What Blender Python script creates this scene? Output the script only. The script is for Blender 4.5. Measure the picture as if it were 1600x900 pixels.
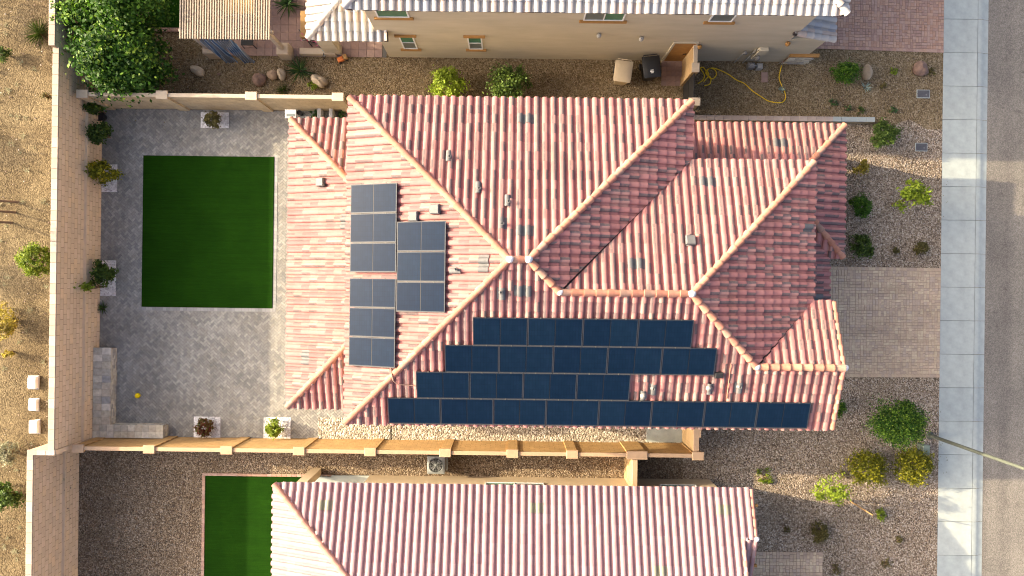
import bpy, math, random
import numpy as np
from mathutils import Vector, Matrix
random.seed(7)
for o in list(bpy.data.objects): bpy.data.objects.remove(o)
S = bpy.context.scene
C = S.collection
# ------------------------------------------------------------------ camera, sky, sun, exposure
H = 28.8; F = 1600/36*24; ROLL = math.radians(0.7)
cd = bpy.data.cameras.new('camera'); cam = bpy.data.objects.new('camera', cd); C.objects.link(cam)
cam.location = (0, 0, H); cam.rotation_euler = (0, 0, ROLL)
cd.lens = 24; cd.sensor_width = 36; cd.clip_end = 500; cd.clip_start = .5
S.camera = cam
SUN_DIR = Vector((-2.75, .535, 1)).normalized()          # towards the sun
w = bpy.data.worlds.new('World'); S.world = w; w.use_nodes = True
sky = w.node_tree.nodes.new('ShaderNodeTexSky'); sky.sky_type = 'NISHITA'; sky.sun_disc = False
sky.sun_elevation = math.asin(SUN_DIR.z); sky.sun_rotation = math.atan2(SUN_DIR.x, SUN_DIR.y)
sky.air_density = .45; sky.dust_density = 8.0; sky.ozone_density = 0.0
bg = w.node_tree.nodes['Background']; bg.inputs[1].default_value = .15
w.node_tree.links.new(sky.outputs[0], bg.inputs[0])
sl = bpy.data.lights.new('sun', 'SUN'); sl.energy = 2.75; sl.angle = math.radians(.5); sl.color = (1, .82, .55)
so = bpy.data.objects.new('sun', sl); C.objects.link(so)
so.rotation_euler = (-SUN_DIR).to_track_quat('-Z', 'Y').to_euler(); so.location = SUN_DIR*60
S.view_settings.view_transform = 'Standard'; S.view_settings.look = 'None'
S.render.engine = 'CYCLES'; S.cycles.filter_width = 1.1
S.view_settings.exposure = 2.15; S.view_settings.gamma = 1.0

# ------------------------------------------------------------------ helpers
def P(px, py, z=0.0):
    """photo pixel -> world x, y at height z"""
    dx, dy = px-800, 450-py
    c, s = math.cos(ROLL), math.sin(ROLL)
    k = (H-z)/F
    return ((dx*c-dy*s)*k, (dx*s+dy*c)*k)
def tag(o, label=None, cat=None, group=None, kind=None):
    if label: o['label'] = label
    if cat: o['category'] = cat
    if group: o['group'] = group
    if kind: o['kind'] = kind
    return o
def empty(name, loc=(0, 0, 0), label=None, cat=None, group=None, rz=0):
    o = bpy.data.objects.new(name, None); C.objects.link(o); o.location = loc; o.rotation_euler.z = rz
    o.empty_display_size = .2
    return tag(o, label, cat, group)
def link(name, me, parent=None, loc=None, mw=None):
    o = bpy.data.objects.new(name, me); C.objects.link(o)
    if parent is not None: o.parent = parent
    if mw is not None: o.matrix_basis = mw
    if loc is not None: o.location = loc
    return o
class MB:
    def __init__(s): s.v = []; s.f = []; s.r = []; s.sm = []; s.st = {}
    def face(s, pts, r=0., smooth=False):
        n = len(s.v); s.v += [tuple(p) for p in pts]; s.f.append(tuple(range(n, n+len(pts)))); s.r.append(r); s.sm.append(smooth)
    def grid(s, rows, r=0., smooth=True, closed=False):
        n = len(s.v); m = len(rows[0])
        for row in rows: s.v += [tuple(p) for p in row]
        for i in range(len(rows)-1):
            for j in range(m if closed else m-1):
                k = (j+1) % m
                s.f.append((n+i*m+j, n+i*m+k, n+(i+1)*m+k, n+(i+1)*m+j)); s.r.append(r); s.sm.append(smooth)
    def box(s, x0, x1, y0, y1, z0, z1, r=0., b=0., mat=None):
        """box with a small chamfer on the top rim"""
        if b > 0:
            rings = [[(x0, y0, z0), (x1, y0, z0), (x1, y1, z0), (x0, y1, z0)],
                     [(x0, y0, z1-b), (x1, y0, z1-b), (x1, y1, z1-b), (x0, y1, z1-b)],
                     [(x0+b, y0+b, z1), (x1-b, y0+b, z1), (x1-b, y1-b, z1), (x0+b, y1-b, z1)]]
        else:
            rings = [[(x0, y0, z0), (x1, y0, z0), (x1, y1, z0), (x0, y1, z0)],
                     [(x0, y0, z1), (x1, y0, z1), (x1, y1, z1), (x0, y1, z1)]]
        if mat is not None: rings = [[tuple(mat @ Vector(p)) for p in q] for q in rings]
        s.grid(rings, r, False, True); s.face(rings[-1], r); s.face(rings[0][::-1], r)
        return s
    def tube(s, pts, rad, n=8, r=0., cap=True):
        pts = [Vector(p) for p in pts]
        if not isinstance(rad, (list, tuple)): rad = [rad]*len(pts)
        rows = []
        for i, p in enumerate(pts):
            d = (pts[min(i+1, len(pts)-1)]-pts[max(i-1, 0)]).normalized()
            a = Vector((0, 0, 1)) if abs(d.z) < .9 else Vector((1, 0, 0))
            u = d.cross(a).normalized(); v = d.cross(u)
            rows.append([p+(u*math.cos(t)+v*math.sin(t))*rad[i] for t in [2*math.pi*k/n for k in range(n)]])
        s.grid(rows, r, True, True)
        if cap: s.face(rows[0], r); s.face(rows[-1][::-1], r)
        return s
    def lathe(s, prof, n=16, c=(0, 0, 0), r=0., cap=True):
        rows = [[(c[0]+q*math.cos(2*math.pi*k/n), c[1]+q*math.sin(2*math.pi*k/n), c[2]+z) for k in range(n)] for q, z in prof]
        s.grid(rows, r, True, True)
        if cap: s.face(rows[0][::-1], r); s.face(rows[-1], r)
        return s
    def mesh(s, name, mat):
        me = bpy.data.meshes.new(name); me.from_pydata(s.v, [], s.f)
        a = me.attributes.new('rnd', 'FLOAT', 'FACE'); a.data.foreach_set('value', s.r)
        if s.st:
            a = me.attributes.new('streak', 'FLOAT', 'FACE'); a.data.foreach_set('value', [float(s.st.get(i, 0)) for i in range(len(s.f))])
        me.polygons.foreach_set('use_smooth', s.sm)
        if mat: me.materials.append(mat)
        me.update(); return me
    def build(s, name, mat, parent=None, loc=None):
        return link(name, s.mesh(name, mat), parent, loc)
def npmesh(name, V, Fa, rnd, mat, smooth=False):
    me = bpy.data.meshes.new(name); k = Fa.shape[1]
    me.vertices.add(len(V)); me.vertices.foreach_set('co', V.astype(np.float32).ravel())
    me.loops.add(Fa.size); me.loops.foreach_set('vertex_index', Fa.astype(np.int32).ravel())
    me.polygons.add(len(Fa)); me.polygons.foreach_set('loop_start', np.arange(0, Fa.size, k, dtype=np.int32))
    me.update(calc_edges=True)
    a = me.attributes.new('rnd', 'FLOAT', 'FACE'); a.data.foreach_set('value', rnd.astype(np.float32))
    if smooth: me.polygons.foreach_set('use_smooth', [True]*len(Fa))
    me.materials.append(mat); me.validate(); return me
def inside(p, poly):
    n = len(poly); sg = 0
    for i in range(n):
        a, b = poly[i], poly[(i+1) % n]
        c = (b[0]-a[0])*(p[1]-a[1])-(b[1]-a[1])*(p[0]-a[0])
        if abs(c) < 1e-6: continue
        if sg == 0: sg = 1 if c > 0 else -1
        elif (c > 0) != (sg > 0): return False
    return True
def area2(poly): return sum(poly[i][0]*poly[(i+1) % len(poly)][1]-poly[(i+1) % len(poly)][0]*poly[i][1] for i in range(len(poly)))
def clip(face, poly):
    """cut a 3-D polygon by a convex plan polygon"""
    if area2(poly) < 0: poly = poly[::-1]
    out = [Vector(p) for p in face]
    for i in range(len(poly)):
        a, b = poly[i], poly[(i+1) % len(poly)]
        d = lambda p: (b[0]-a[0])*(p.y-a[1])-(b[1]-a[1])*(p.x-a[0])
        new = []
        for j in range(len(out)):
            p, q = out[j], out[(j+1) % len(out)]; dp, dq = d(p), d(q)
            if dp >= 0: new.append(p)
            if (dp >= 0) != (dq >= 0): new.append(p.lerp(q, dp/(dp-dq)))
        out = new
        if len(out) < 3: return None
    return out

# ------------------------------------------------------------------ materials
def ramp(nt, stops, const=False):
    n = nt.nodes.new('ShaderNodeValToRGB'); e = n.color_ramp.elements
    if const: n.color_ramp.interpolation = 'CONSTANT'
    while len(e) < len(stops): e.new(.5)
    for k, (p, c) in enumerate(stops): e[k].position = p; e[k].color = (*c, 1)
    return n
def coords(nt, scale=(1, 1, 1), kind='Object'):
    tc = nt.nodes.new('ShaderNodeTexCoord'); mp = nt.nodes.new('ShaderNodeMapping'); mp.inputs['Scale'].default_value = scale
    nt.links.new(tc.outputs[kind], mp.inputs[0]); return mp.outputs[0]
def mixc(nt, a, b, fac, mode='MIX'):
    m = nt.nodes.new('ShaderNodeMix'); m.data_type = 'RGBA'; m.blend_type = mode
    for sock, val in ((m.inputs[0], fac), (m.inputs[6], a), (m.inputs[7], b)):
        if hasattr(val, 'links'): nt.links.new(val, sock)
        elif isinstance(val, (int, float)): sock.default_value = val
        else: sock.default_value = (*val, 1)
    return m.outputs[2]
def newmat(name, rough=.85, spec=.3):
    m = bpy.data.materials.new(name); m.use_nodes = True; nt = m.node_tree; b = nt.nodes['Principled BSDF']
    b.inputs['Roughness'].default_value = rough; b.inputs['Specular IOR Level'].default_value = spec
    return m, nt, b
def noise(nt, vec, scale, detail=4, out=0, rough=.6):
    n = nt.nodes.new('ShaderNodeTexNoise'); n.inputs['Scale'].default_value = scale; n.inputs['Detail'].default_value = detail
    n.inputs['Roughness'].default_value = rough; nt.links.new(vec, n.inputs['Vector']); return n.outputs[out]
def bump(nt, b, h, strength=.4, dist=.02):
    n = nt.nodes.new('ShaderNodeBump'); n.inputs['Strength'].default_value = strength; n.inputs['Distance'].default_value = dist
    nt.links.new(h, n.inputs['Height']); nt.links.new(n.outputs[0], b.inputs['Normal'])
def rndval(nt):
    at = nt.nodes.new('ShaderNodeAttribute'); at.attribute_name = 'rnd'
    oi = nt.nodes.new('ShaderNodeObjectInfo'); a = nt.nodes.new('ShaderNodeMath'); a.operation = 'ADD'
    f = nt.nodes.new('ShaderNodeMath'); f.operation = 'FRACT'
    nt.links.new(at.outputs['Fac'], a.inputs[0]); nt.links.new(oi.outputs['Random'], a.inputs[1]); nt.links.new(a.outputs[0], f.inputs[0])
    return f.outputs[0]
def M_plain(name, c, c2=None, scale=3., rough=.85, spec=.3, bs=60, bst=.25, metal=0., stretch=(1, 1, 1)):
    m, nt, b = newmat(name, rough, spec); v = coords(nt, stretch)
    c2 = c2 or tuple(x*.82 for x in c)
    r = ramp(nt, [(.3, c2), (.7, c)]); nt.links.new(noise(nt, v, scale), r.inputs[0])
    nt.links.new(r.outputs[0], b.inputs['Base Color']); b.inputs['Metallic'].default_value = metal
    if bst: bump(nt, b, noise(nt, v, bs, 2), bst, .01)
    return m
def M_rnd(name, stops, rough=.85, spec=.3, nscale=9., namt=.35, bs=80, bst=.3, const=True):
    """each piece takes its own colour from the ramp; noise mottles it"""
    m, nt, b = newmat(name, rough, spec); v = coords(nt)
    r = ramp(nt, stops, const); nt.links.new(rndval(nt), r.inputs[0])
    dk = ramp(nt, [(.3, (1-namt,)*3), (.75, (1.0,)*3)]); nt.links.new(noise(nt, v, nscale), dk.inputs[0])
    nt.links.new(mixc(nt, r.outputs[0], dk.outputs[0], 1., 'MULTIPLY'), b.inputs['Base Color'])
    if bst: bump(nt, b, noise(nt, v, bs, 2), bst, .008)
    return m
def M_gravel(name, stops, scale=15., patch=None, bst=.9):
    m, nt, b = newmat(name, .9, .2); v = coords(nt)
    vo = nt.nodes.new('ShaderNodeTexVoronoi'); vo.inputs['Scale'].default_value = scale; nt.links.new(v, vo.inputs['Vector'])
    sp = nt.nodes.new('ShaderNodeSeparateColor'); nt.links.new(vo.outputs['Color'], sp.inputs[0])
    r = ramp(nt, stops); nt.links.new(sp.outputs[0], r.inputs[0]); col = r.outputs[0]
    if patch:
        pr = ramp(nt, [(.35, patch), (.68, (1, 1, 1))]); nt.links.new(noise(nt, v, .55, 5), pr.inputs[0])
        col = mixc(nt, col, pr.outputs[0], 1., 'MULTIPLY')
    nt.links.new(col, b.inputs['Base Color'])
    inv = nt.nodes.new('ShaderNodeMath'); inv.operation = 'SUBTRACT'; inv.inputs[0].default_value = 1
    nt.links.new(vo.outputs['Distance'], inv.inputs[1]); bump(nt, b, inv.outputs[0], bst, .035)
    return m
def M_leaf(name, stops, trans=.35):
    m, nt, b = newmat(name, .6, .25)
    r = ramp(nt, stops); nt.links.new(rndval(nt), r.inputs[0]); nt.links.new(r.outputs[0], b.inputs['Base Color'])
    t = nt.nodes.new('ShaderNodeBsdfTranslucent'); nt.links.new(r.outputs[0], t.inputs[0])
    mx = nt.nodes.new('ShaderNodeMixShader'); mx.inputs[0].default_value = trans
    nt.links.new(b.outputs[0], mx.inputs[1]); nt.links.new(t.outputs[0], mx.inputs[2])
    nt.links.new(mx.outputs[0], nt.nodes['Material Output'].inputs[0]); return m
def M_block(name, c, mortar, axis='x', bw=.4, bh=.2, bst=.4, var=.12):
    """smooth masonry with fine courses (too small to pick apart)"""
    m, nt, b = newmat(name, .9, .2)
    tc = nt.nodes.new('ShaderNodeTexCoord'); sx = nt.nodes.new('ShaderNodeSeparateXYZ'); cx = nt.nodes.new('ShaderNodeCombineXYZ')
    nt.links.new(tc.outputs['Object'], sx.inputs[0]); nt.links.new(sx.outputs[0 if axis == 'x' else 1], cx.inputs[0]); nt.links.new(sx.outputs[2], cx.inputs[1])
    br = nt.nodes.new('ShaderNodeTexBrick'); nt.links.new(cx.outputs[0], br.inputs['Vector'])
    br.inputs['Scale'].default_value = 1; br.inputs['Brick Width'].default_value = bw; br.inputs['Row Height'].default_value = bh
    br.inputs['Mortar Size'].default_value = .012; br.inputs['Mortar Smooth'].default_value = .4
    br.inputs['Color1'].default_value = (*c, 1); br.inputs['Color2'].default_value = (*[x*(1-var) for x in c], 1); br.inputs['Mortar'].default_value = (*mortar, 1)
    v = coords(nt); dk = ramp(nt, [(.3, (.74,)*3), (.72, (1.0,)*3)]); nt.links.new(noise(nt, v, 2.6, 6), dk.inputs[0])
    nt.links.new(mixc(nt, br.outputs[0], dk.outputs[0], 1., 'MULTIPLY'), b.inputs['Base Color'])
    iv = nt.nodes.new('ShaderNodeMath'); iv.operation = 'SUBTRACT'; iv.inputs[0].default_value = 1; nt.links.new(br.outputs['Fac'], iv.inputs[1])
    bump(nt, b, iv.outputs[0], bst, .012); return m

def M_tile(name, stops, dark, lo, namt=.22):
    """flashed roof tile: each piece its own tone, some with a smoky streak along one side of the barrel"""
    m, nt, b = newmat(name, .8, .3); v = coords(nt); val = rndval(nt)
    v = nt.nodes.new('ShaderNodeNewGeometry').outputs['Position']
    r = ramp(nt, stops, True); nt.links.new(val, r.inputs[0])
    at = nt.nodes.new('ShaderNodeAttribute'); at.attribute_name = 'streak'
    def math_(op, a, c):
        n = nt.nodes.new('ShaderNodeMath'); n.operation = op
        for k, q in enumerate((a, c)):
            if hasattr(q, 'links'): nt.links.new(q, n.inputs[k])
            else: n.inputs[k].default_value = q
        return n.outputs[0]
    A = math_('MULTIPLY', math_('COMPARE', at.outputs['Fac'], 1.), math_('MULTIPLY', math_('GREATER_THAN', val, lo), math_('LESS_THAN', val, (lo+1)/2+.1)))
    B = math_('MULTIPLY', math_('COMPARE', at.outputs['Fac'], 2.), math_('GREATER_THAN', val, (lo+1)/2+.1))
    nz = ramp(nt, [(.25, (.45,)*3), (.5, (1,)*3)]); nt.links.new(noise(nt, v, 11), nz.inputs[0])
    fac = math_('MULTIPLY', math_('MULTIPLY', math_('ADD', A, B), nz.outputs[0]), .95)
    dk = ramp(nt, [(.3, (1-namt,)*3), (.75, (1.0,)*3)]); nt.links.new(noise(nt, v, 7), dk.inputs[0])
    ge = nt.nodes.new('ShaderNodeNewGeometry'); wx = ramp(nt, [(.3, (.80, .79, .78)), (.6, (1, 1, 1))]); nt.links.new(noise(nt, ge.outputs['Position'], .9, 6), wx.inputs[0])
    fin = mixc(nt, mixc(nt, mixc(nt, r.outputs[0], dk.outputs[0], 1., 'MULTIPLY'), dark, fac), wx.outputs[0], 1., 'MULTIPLY')
    nt.links.new(fin, b.inputs['Base Color'])
    bump(nt, b, noise(nt, v, 80, 2), .3, .008); return m
TERRA = [(0, (.385, .168, .152)), (.25, (.41, .188, .166)), (.45, (.365, .155, .142)), (.65, (.40, .182, .155)), (.85, (.425, .225, .19))]
m_tile = M_tile('terracotta_roof_tile', TERRA, (.125, .098, .095), .38, .14)
m_ridge = M_rnd('terracotta_ridge_tile', [(0, (.44, .195, .125)), (.4, (.48, .235, .155)), (.7, (.40, .175, .12)), (.88, (.35, .21, .155))], .8, .3, 7, .25)
PINK = [(0, (.36, .222, .222)), (.35, (.38, .24, .237)), (.65, (.345, .208, .212)), (.88, (.38, .258, .25))]
m_pink = M_rnd('pale_pink_roof_tile', PINK, .75, .3, 6, .14)
m_pinkridge = M_rnd('rose_ridge_tile', [(0, (.42, .21, .155)), (.5, (.45, .235, .18))], .75, .3, 6, .2)
m_grey = M_rnd('pale_grey_roof_tile', [(0, (.40, .385, .36)), (.4, (.45, .42, .38)), (.7, (.34, .345, .355)), (.85, (.42, .345, .29))], .75, .3, 6, .15)
m_deck = M_plain('roof_underlay', (.05, .04, .04), bst=0)
m_mortar = M_plain('white_mortar', (.78, .77, .74), bs=40, bst=.5)
m_vent = M_plain('grey_flashing', (.12, .12, .118), (.085, .085, .085), 8, .6, .4)
m_ventg = M_plain('sage_vent_tile', (.29, .275, .19), (.25, .235, .16), 8, .7)
m_pipe = M_plain('pale_grey_pipe', (.17, .167, .16), None, 8, .5, .4)
m_stucco = M_plain('tan_stucco', (.52, .42, .285), (.45, .36, .245), 1.4, .95, .15, 45, .5)
m_stucco2 = M_plain('beige_stucco', (.50, .44, .325), (.43, .38, .28), 1.1, .95, .15, 9, .55, 0, (.6, .6, 2.5))
m_trim = M_plain('ochre_trim', (.38, .20, .06), (.30, .155, .05), 5)
m_frame = M_plain('white_window_frame', (.75, .75, .72), rough=.5, bst=0)
m_glassg = M_plain('green_screened_glass', (.055, .17, .10), (.04, .13, .08), 3, .25, .5, 200, .15)
m_glassd = M_plain('grey_window_screen', (.13, .15, .14), (.1, .12, .11), 3, .35, .4, 200, .15)
m_wallcap = M_rnd('cream_cap_block', [(0, (.42, .34, .26)), (.4, (.47, .385, .30)), (.75, (.39, .31, .24))], .9, .2, 5, .15)
m_block = M_rnd('pinkish_tan_block', [(0, (.70, .54, .36)), (.3, (.73, .57, .39)), (.6, (.67, .52, .35)), (.85, (.74, .565, .36))], .92, .15, 4, .14, 60, .5)
m_joint = M_plain('wall_mortar_joint', (.30, .205, .13), bst=0)
m_fence = M_block('tan_block_fence', (.53, .335, .14), (.33, .2, .08), 'x', .4, .2)
m_fenceY = M_block('tan_block_return', (.53, .36, .18), (.40, .27, .13), 'y', .4, .1)
m_fenceup = M_block('sand_block_fence', (.54, .43, .27), (.40, .31, .19), 'x', .4, .2, .3, .08)
m_cap = M_plain('peach_concrete_cap', (.42, .285, .175), (.36, .245, .15), 4)
m_capup = M_plain('cream_concrete_cap', (.46, .375, .27), (.40, .325, .235), 4)
m_paver = M_rnd('grey_paver', [(0, (.31, .30, .27)), (.2, (.345, .335, .30)), (.42, (.265, .26, .24)), (.6, (.38, .365, .32)), (.75, (.32, .305, .265)), (.9, (.405, .39, .34))], .9, .2, 14, .3)
m_paverjoint = M_plain('paver_joint_sand', (.12, .115, .105), bst=0)
m_drivejoint = M_plain('drive_joint_sand', (.25, .19, .14), bst=0)
m_border = M_rnd('light_grey_border_paver', [(0, (.33, .325, .305)), (.35, (.38, .37, .345)), (.7, (.29, .285, .27))], .9, .2, 10, .2)
m_drive = M_rnd('brown_drive_paver', [(0, (.56, .43, .30)), (.2, (.59, .46, .315)), (.42, (.50, .385, .285)), (.6, (.57, .43, .305)), (.78, (.63, .505, .345)), (.9, (.52, .41, .31))], .9, .2, 12, .25)
m_drive2 = M_rnd('rose_drive_paver', [(0, (.44, .27, .19)), (.25, (.48, .31, .22)), (.5, (.39, .25, .195)), (.75, (.46, .31, .24))], .9, .2, 12, .25)
m_patio = M_rnd('mauve_patio_slab', [(0, (.30, .20, .165)), (.3, (.33, .225, .185)), (.6, (.28, .195, .17)), (.85, (.35, .245, .20))], .9, .2, 6, .2)
m_stone = M_rnd('silver_travertine', [(0, (.64, .58, .44)), (.2, (.54, .50, .41)), (.4, (.72, .67, .54)), (.58, (.45, .43, .39)), (.72, (.60, .53, .41)), (.88, (.76, .71, .60))], .8, .3, 7, .38)
m_turf = None
m_concrete = M_rnd('sidewalk_concrete', [(0, (.385, .425, .40)), (.3, (.405, .44, .41)), (.6, (.37, .41, .39)), (.85, (.39, .425, .395))], .9, .2, 2.6, .24, 90, .25)
m_asphalt = M_gravel('worn_asphalt', [(0, (.15, .138, .115)), (.5, (.20, .182, .155)), (1, (.26, .238, .205))], 30, (.78, .78, .79), .35)
def add_wear(m, scale, stops, nscale=1.):
    nt = m.node_tree; b = nt.nodes['Principled BSDF']; src = b.inputs['Base Color'].links[0].from_socket
    r = ramp(nt, stops); nt.links.new(noise(nt, coords(nt, scale), nscale, 5), r.inputs[0])
    nt.links.new(mixc(nt, src, r.outputs[0], 1., 'MULTIPLY'), b.inputs['Base Color'])
add_wear(m_asphalt, (1.1, .05, 1), [(.35, (.80, .80, .81)), (.62, (1, 1, 1))]); add_wear(m_asphalt, (3, 3, 3), [(.30, (.78, .78, .78)), (.42, (1, 1, 1))])
m_dg = M_gravel('brown_granite_gravel', [(0, (.10, .07, .035)), (.4, (.19, .14, .075)), (.75, (.26, .195, .11)), (1, (.36, .29, .19))], 24, (.75, .72, .68))
m_gravel = M_gravel('mixed_pink_gravel', [(0, (.085, .06, .04)), (.3, (.21, .16, .11)), (.55, (.30, .23, .16)), (.8, (.41, .335, .245)), (1, (.56, .49, .40))], 24, (.76, .75, .72))
m_gravel2 = M_gravel('dark_brown_gravel', [(0, (.08, .055, .034)), (.35, (.17, .123, .078)), (.6, (.23, .172, .112)), (.85, (.32, .25, .17)), (1, (.45, .375, .28))], 24, (.7, .68, .64))
m_gravel3 = M_gravel('pale_gravel', [(0, (.16, .135, .10)), (.4, (.29, .25, .19)), (.75, (.40, .36, .28)), (1, (.54, .5, .42))], 15)
m_white = M_gravel('white_gravel', [(0, (.40, .38, .36)), (.3, (.62, .60, .58)), (1, (.82, .81, .79))], 18)
m_chip = M_rnd('loose_stone', [(0, (.30, .22, .165)), (.25, (.40, .32, .25)), (.5, (.2, .15, .12)), (.7, (.5, .44, .37)), (.9, (.26, .2, .17))], .9, .2, 20, .2, 60, 0)
m_chipd = M_rnd('loose_brown_stone', [(0, (.22, .16, .12)), (.25, (.30, .235, .175)), (.5, (.14, .1, .08)), (.72, (.40, .34, .27)), (.9, (.2, .15, .12))], .9, .2, 20, .2, 60, 0)
m_desert = M_gravel('desert_soil', [(0, (.085, .062, .03)), (.5, (.15, .114, .058)), (1, (.22, .172, .095))], 21, (.66, .62, .57), .45)  # broad noise patches mottle the soil and partly paint in scattered shade
m_metal = M_plain('panel_frame', (.022, .026, .035), rough=.5, bst=0)
m_pframe = M_plain('silver_panel_edge', (.085, .08, .07), rough=.6, bst=0)
m_dark = M_plain('black_metal', (.02, .02, .02), rough=.5, bst=0)
m_wood = M_plain('pergola_paint', (.40, .335, .26), (.33, .275, .21), 6)
m_bark = M_plain('bark', (.20, .13, .075), (.13, .085, .05), 12, bst=.5)
m_rock = M_rnd('sandstone_boulder', [(0, (.46, .35, .23)), (.35, (.52, .42, .29)), (.7, (.40, .28, .18))], .9, .2, 4, .35, 18, .6)
m_rockb = M_plain('mottled_brown_boulder', (.30, .19, .135), (.15, .10, .08), 5, .9, .2, 20, .7)
L_green = M_leaf('green_leaf', [(0, (.018, .055, .006)), (.45, (.045, .12, .01)), (.8, (.10, .20, .016)), (1, (.2, .3, .035))])
L_mid = M_leaf('mid_green_leaf', [(0, (.025, .05, .008)), (.5, (.06, .11, .018)), (1, (.12, .18, .03))])
L_yel = M_leaf('yellow_green_leaf', [(0, (.08, .09, .006)), (.5, (.19, .19, .01)), (1, (.36, .33, .02))])
L_lime = M_leaf('lime_leaf', [(0, (.09, .14, .01)), (.5, (.19, .27, .015)), (1, (.29, .36, .04))])
L_olive = M_leaf('olive_leaf', [(0, (.07, .065, .02)), (.5, (.14, .12, .035)), (1, (.22, .18, .06))])
L_pale = M_leaf('pale_sage_leaf', [(0, (.2, .2, .12)), (.5, (.3, .3, .18)), (1, (.42, .41, .27))])
L_gold = M_leaf('golden_leaf', [(0, (.22, .17, .02)), (.5, (.35, .28, .04)), (1, (.48, .4, .08))])
L_dark = M_leaf('dark_strap_leaf', [(0, (.02, .05, .02)), (.5, (.04, .09, .03)), (1, (.10, .17, .04))], .2)
L_blue = M_leaf('blue_agave_leaf', [(0, (.16, .22, .19)), (1, (.33, .4, .35))], .1)
def turf_mat(name, a, b2):
    m, nt, b = newmat(name, .95, .05); v = coords(nt, (1, 1, 1)); vs = coords(nt, (6, 60, 6))
    r = ramp(nt, [(.3, a), (.7, b2)]); nt.links.new(noise(nt, v, 70, 3), r.inputs[0])
    d = ramp(nt, [(.35, (.78,)*3), (.65, (1,)*3)]); nt.links.new(noise(nt, vs, .35, 3), d.inputs[0])
    nt.links.new(mixc(nt, r.outputs[0], d.outputs[0], 1., 'MULTIPLY'), b.inputs['Base Color']); bump(nt, b, noise(nt, v, 90, 2), .8, .02); return m
m_turf = turf_mat('artificial_turf', (.008, .036, .0015), (.015, .060, .003)); add_wear(m_turf, (.5, .5, .5), [(.32, (.72, .78, .7)), (.66, (1, 1, 1))], 1.4); add_wear(m_turf, (.15, 8, 1), [(.35, (.82, .84, .8)), (.6, (1, 1, 1))], 1.)
def cell_mat():
    m, nt, b = newmat('solar_cells', .08, .15)
    v = coords(nt)
    br = nt.nodes.new('ShaderNodeTexBrick'); nt.links.new(v, br.inputs['Vector']); br.offset = 0
    br.inputs['Scale'].default_value = 1; br.inputs['Brick Width'].default_value = .0925; br.inputs['Row Height'].default_value = .168
    br.inputs['Mortar Size'].default_value = .0035; br.inputs['Color1'].default_value = (.003, .011, .026, 1); br.inputs['Color2'].default_value = (.004, .0125, .030, 1)
    br.inputs['Mortar'].default_value = (.0025, .007, .016, 1)
    tint = ramp(nt, [(0, (.8, .85, .9)), (1, (1.15, 1.1, 1.05))]); nt.links.new(rndval(nt), tint.inputs[0])
    nt.links.new(mixc(nt, br.outputs[0], tint.outputs[0], 1., 'MULTIPLY'), b.inputs['Base Color'])
    return m
m_cell = cell_mat(); add_wear(m_cell, (1, 1, 1), [(.3, (.75, .8, .85)), (.7, (1.15, 1.1, 1.05))], 1.5)
add_wear(m_paver, (1, 1, 1), [(.33, (.80, .79, .78)), (.62, (1, 1, 1))], .7); add_wear(m_drive, (.4, 1.6, 1), [(.33, (.80, .79, .78)), (.6, (1, 1, 1))], 1.)

# ------------------------------------------------------------------ ground
def zg(x):
    if x < 12.5: return 0.
    return -.33*min(1, (x-12.5)/5.75)
def G(px, py):
    z = 0.
    for _ in range(4): x, y = P(px, py, z); z = zg(x)
    return x, y, z
XW, XW2 = -17.36, -18.16            # foot of the rear wall, in the middle yard and in the next one
SWX0, SWX1, CBX = 18.28, 19.75, 20.25
def sheet(name, x0, x1, y0, y1, dz, mat, kind='structure', parent=None, nx=None):
    xs = [x0]+[q for q in (12.5,) if x0 < q < x1]+[x1]; mb = MB()
    mb.grid([[(x, y0, zg(x)+dz) for x in xs], [(x, y1, zg(x)+dz) for x in xs]], 0, False)
    mb.f = [f[::-1] for f in mb.f]
    for i, f in enumerate(mb.f):
        a, b, c = [Vector(mb.v[k]) for k in f[:3]]
        if (b-a).cross(c-b).z < 0: mb.f[i] = f[::-1]
    o = mb.build(name, mat, parent)
    if parent is None: tag(o, kind=kind)
    return o
sheet('ground', -17.5, 90, -70, 70, -.55, m_dg)                       # below everything, out to the horizon
sheet('gravel_yard', -17.5, SWX0, 6.3, 70, 0, m_dg)
sheet('gravel_bed', 7.3, SWX0, -70, 6.98, .006, m_gravel)
sheet('dark_gravel_yard', XW2-.05, 7.3, -70, -6.5, .004, m_gravel2)
sheet('side_gravel', -6.3, 7.3, -6.47, 6.98, .012, m_gravel3)
sheet('side_gravel', -8.1, -5.05, -6.45, -5.55, .034, m_gravel3); sheet('side_gravel', -6.0, -5.05, -5.55, -4.1, .034, m_gravel3)
# uneven meeting of the two gravels in front
mb = MB(); pts = [(11.5, 6.95)]
for i in range(15): pts.append((11.5+i*(SWX0-11.5)/14, 6.98+(.0 if i < 6 else .28*math.sin(i*1.3)+.12)))
pts.append((SWX0, 6.95)); mb.face([(x, y, zg(x)+.010) for x, y in reversed(pts)]); mb.build('gravel_bed', m_gravel)['kind'] = 'structure'
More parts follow.
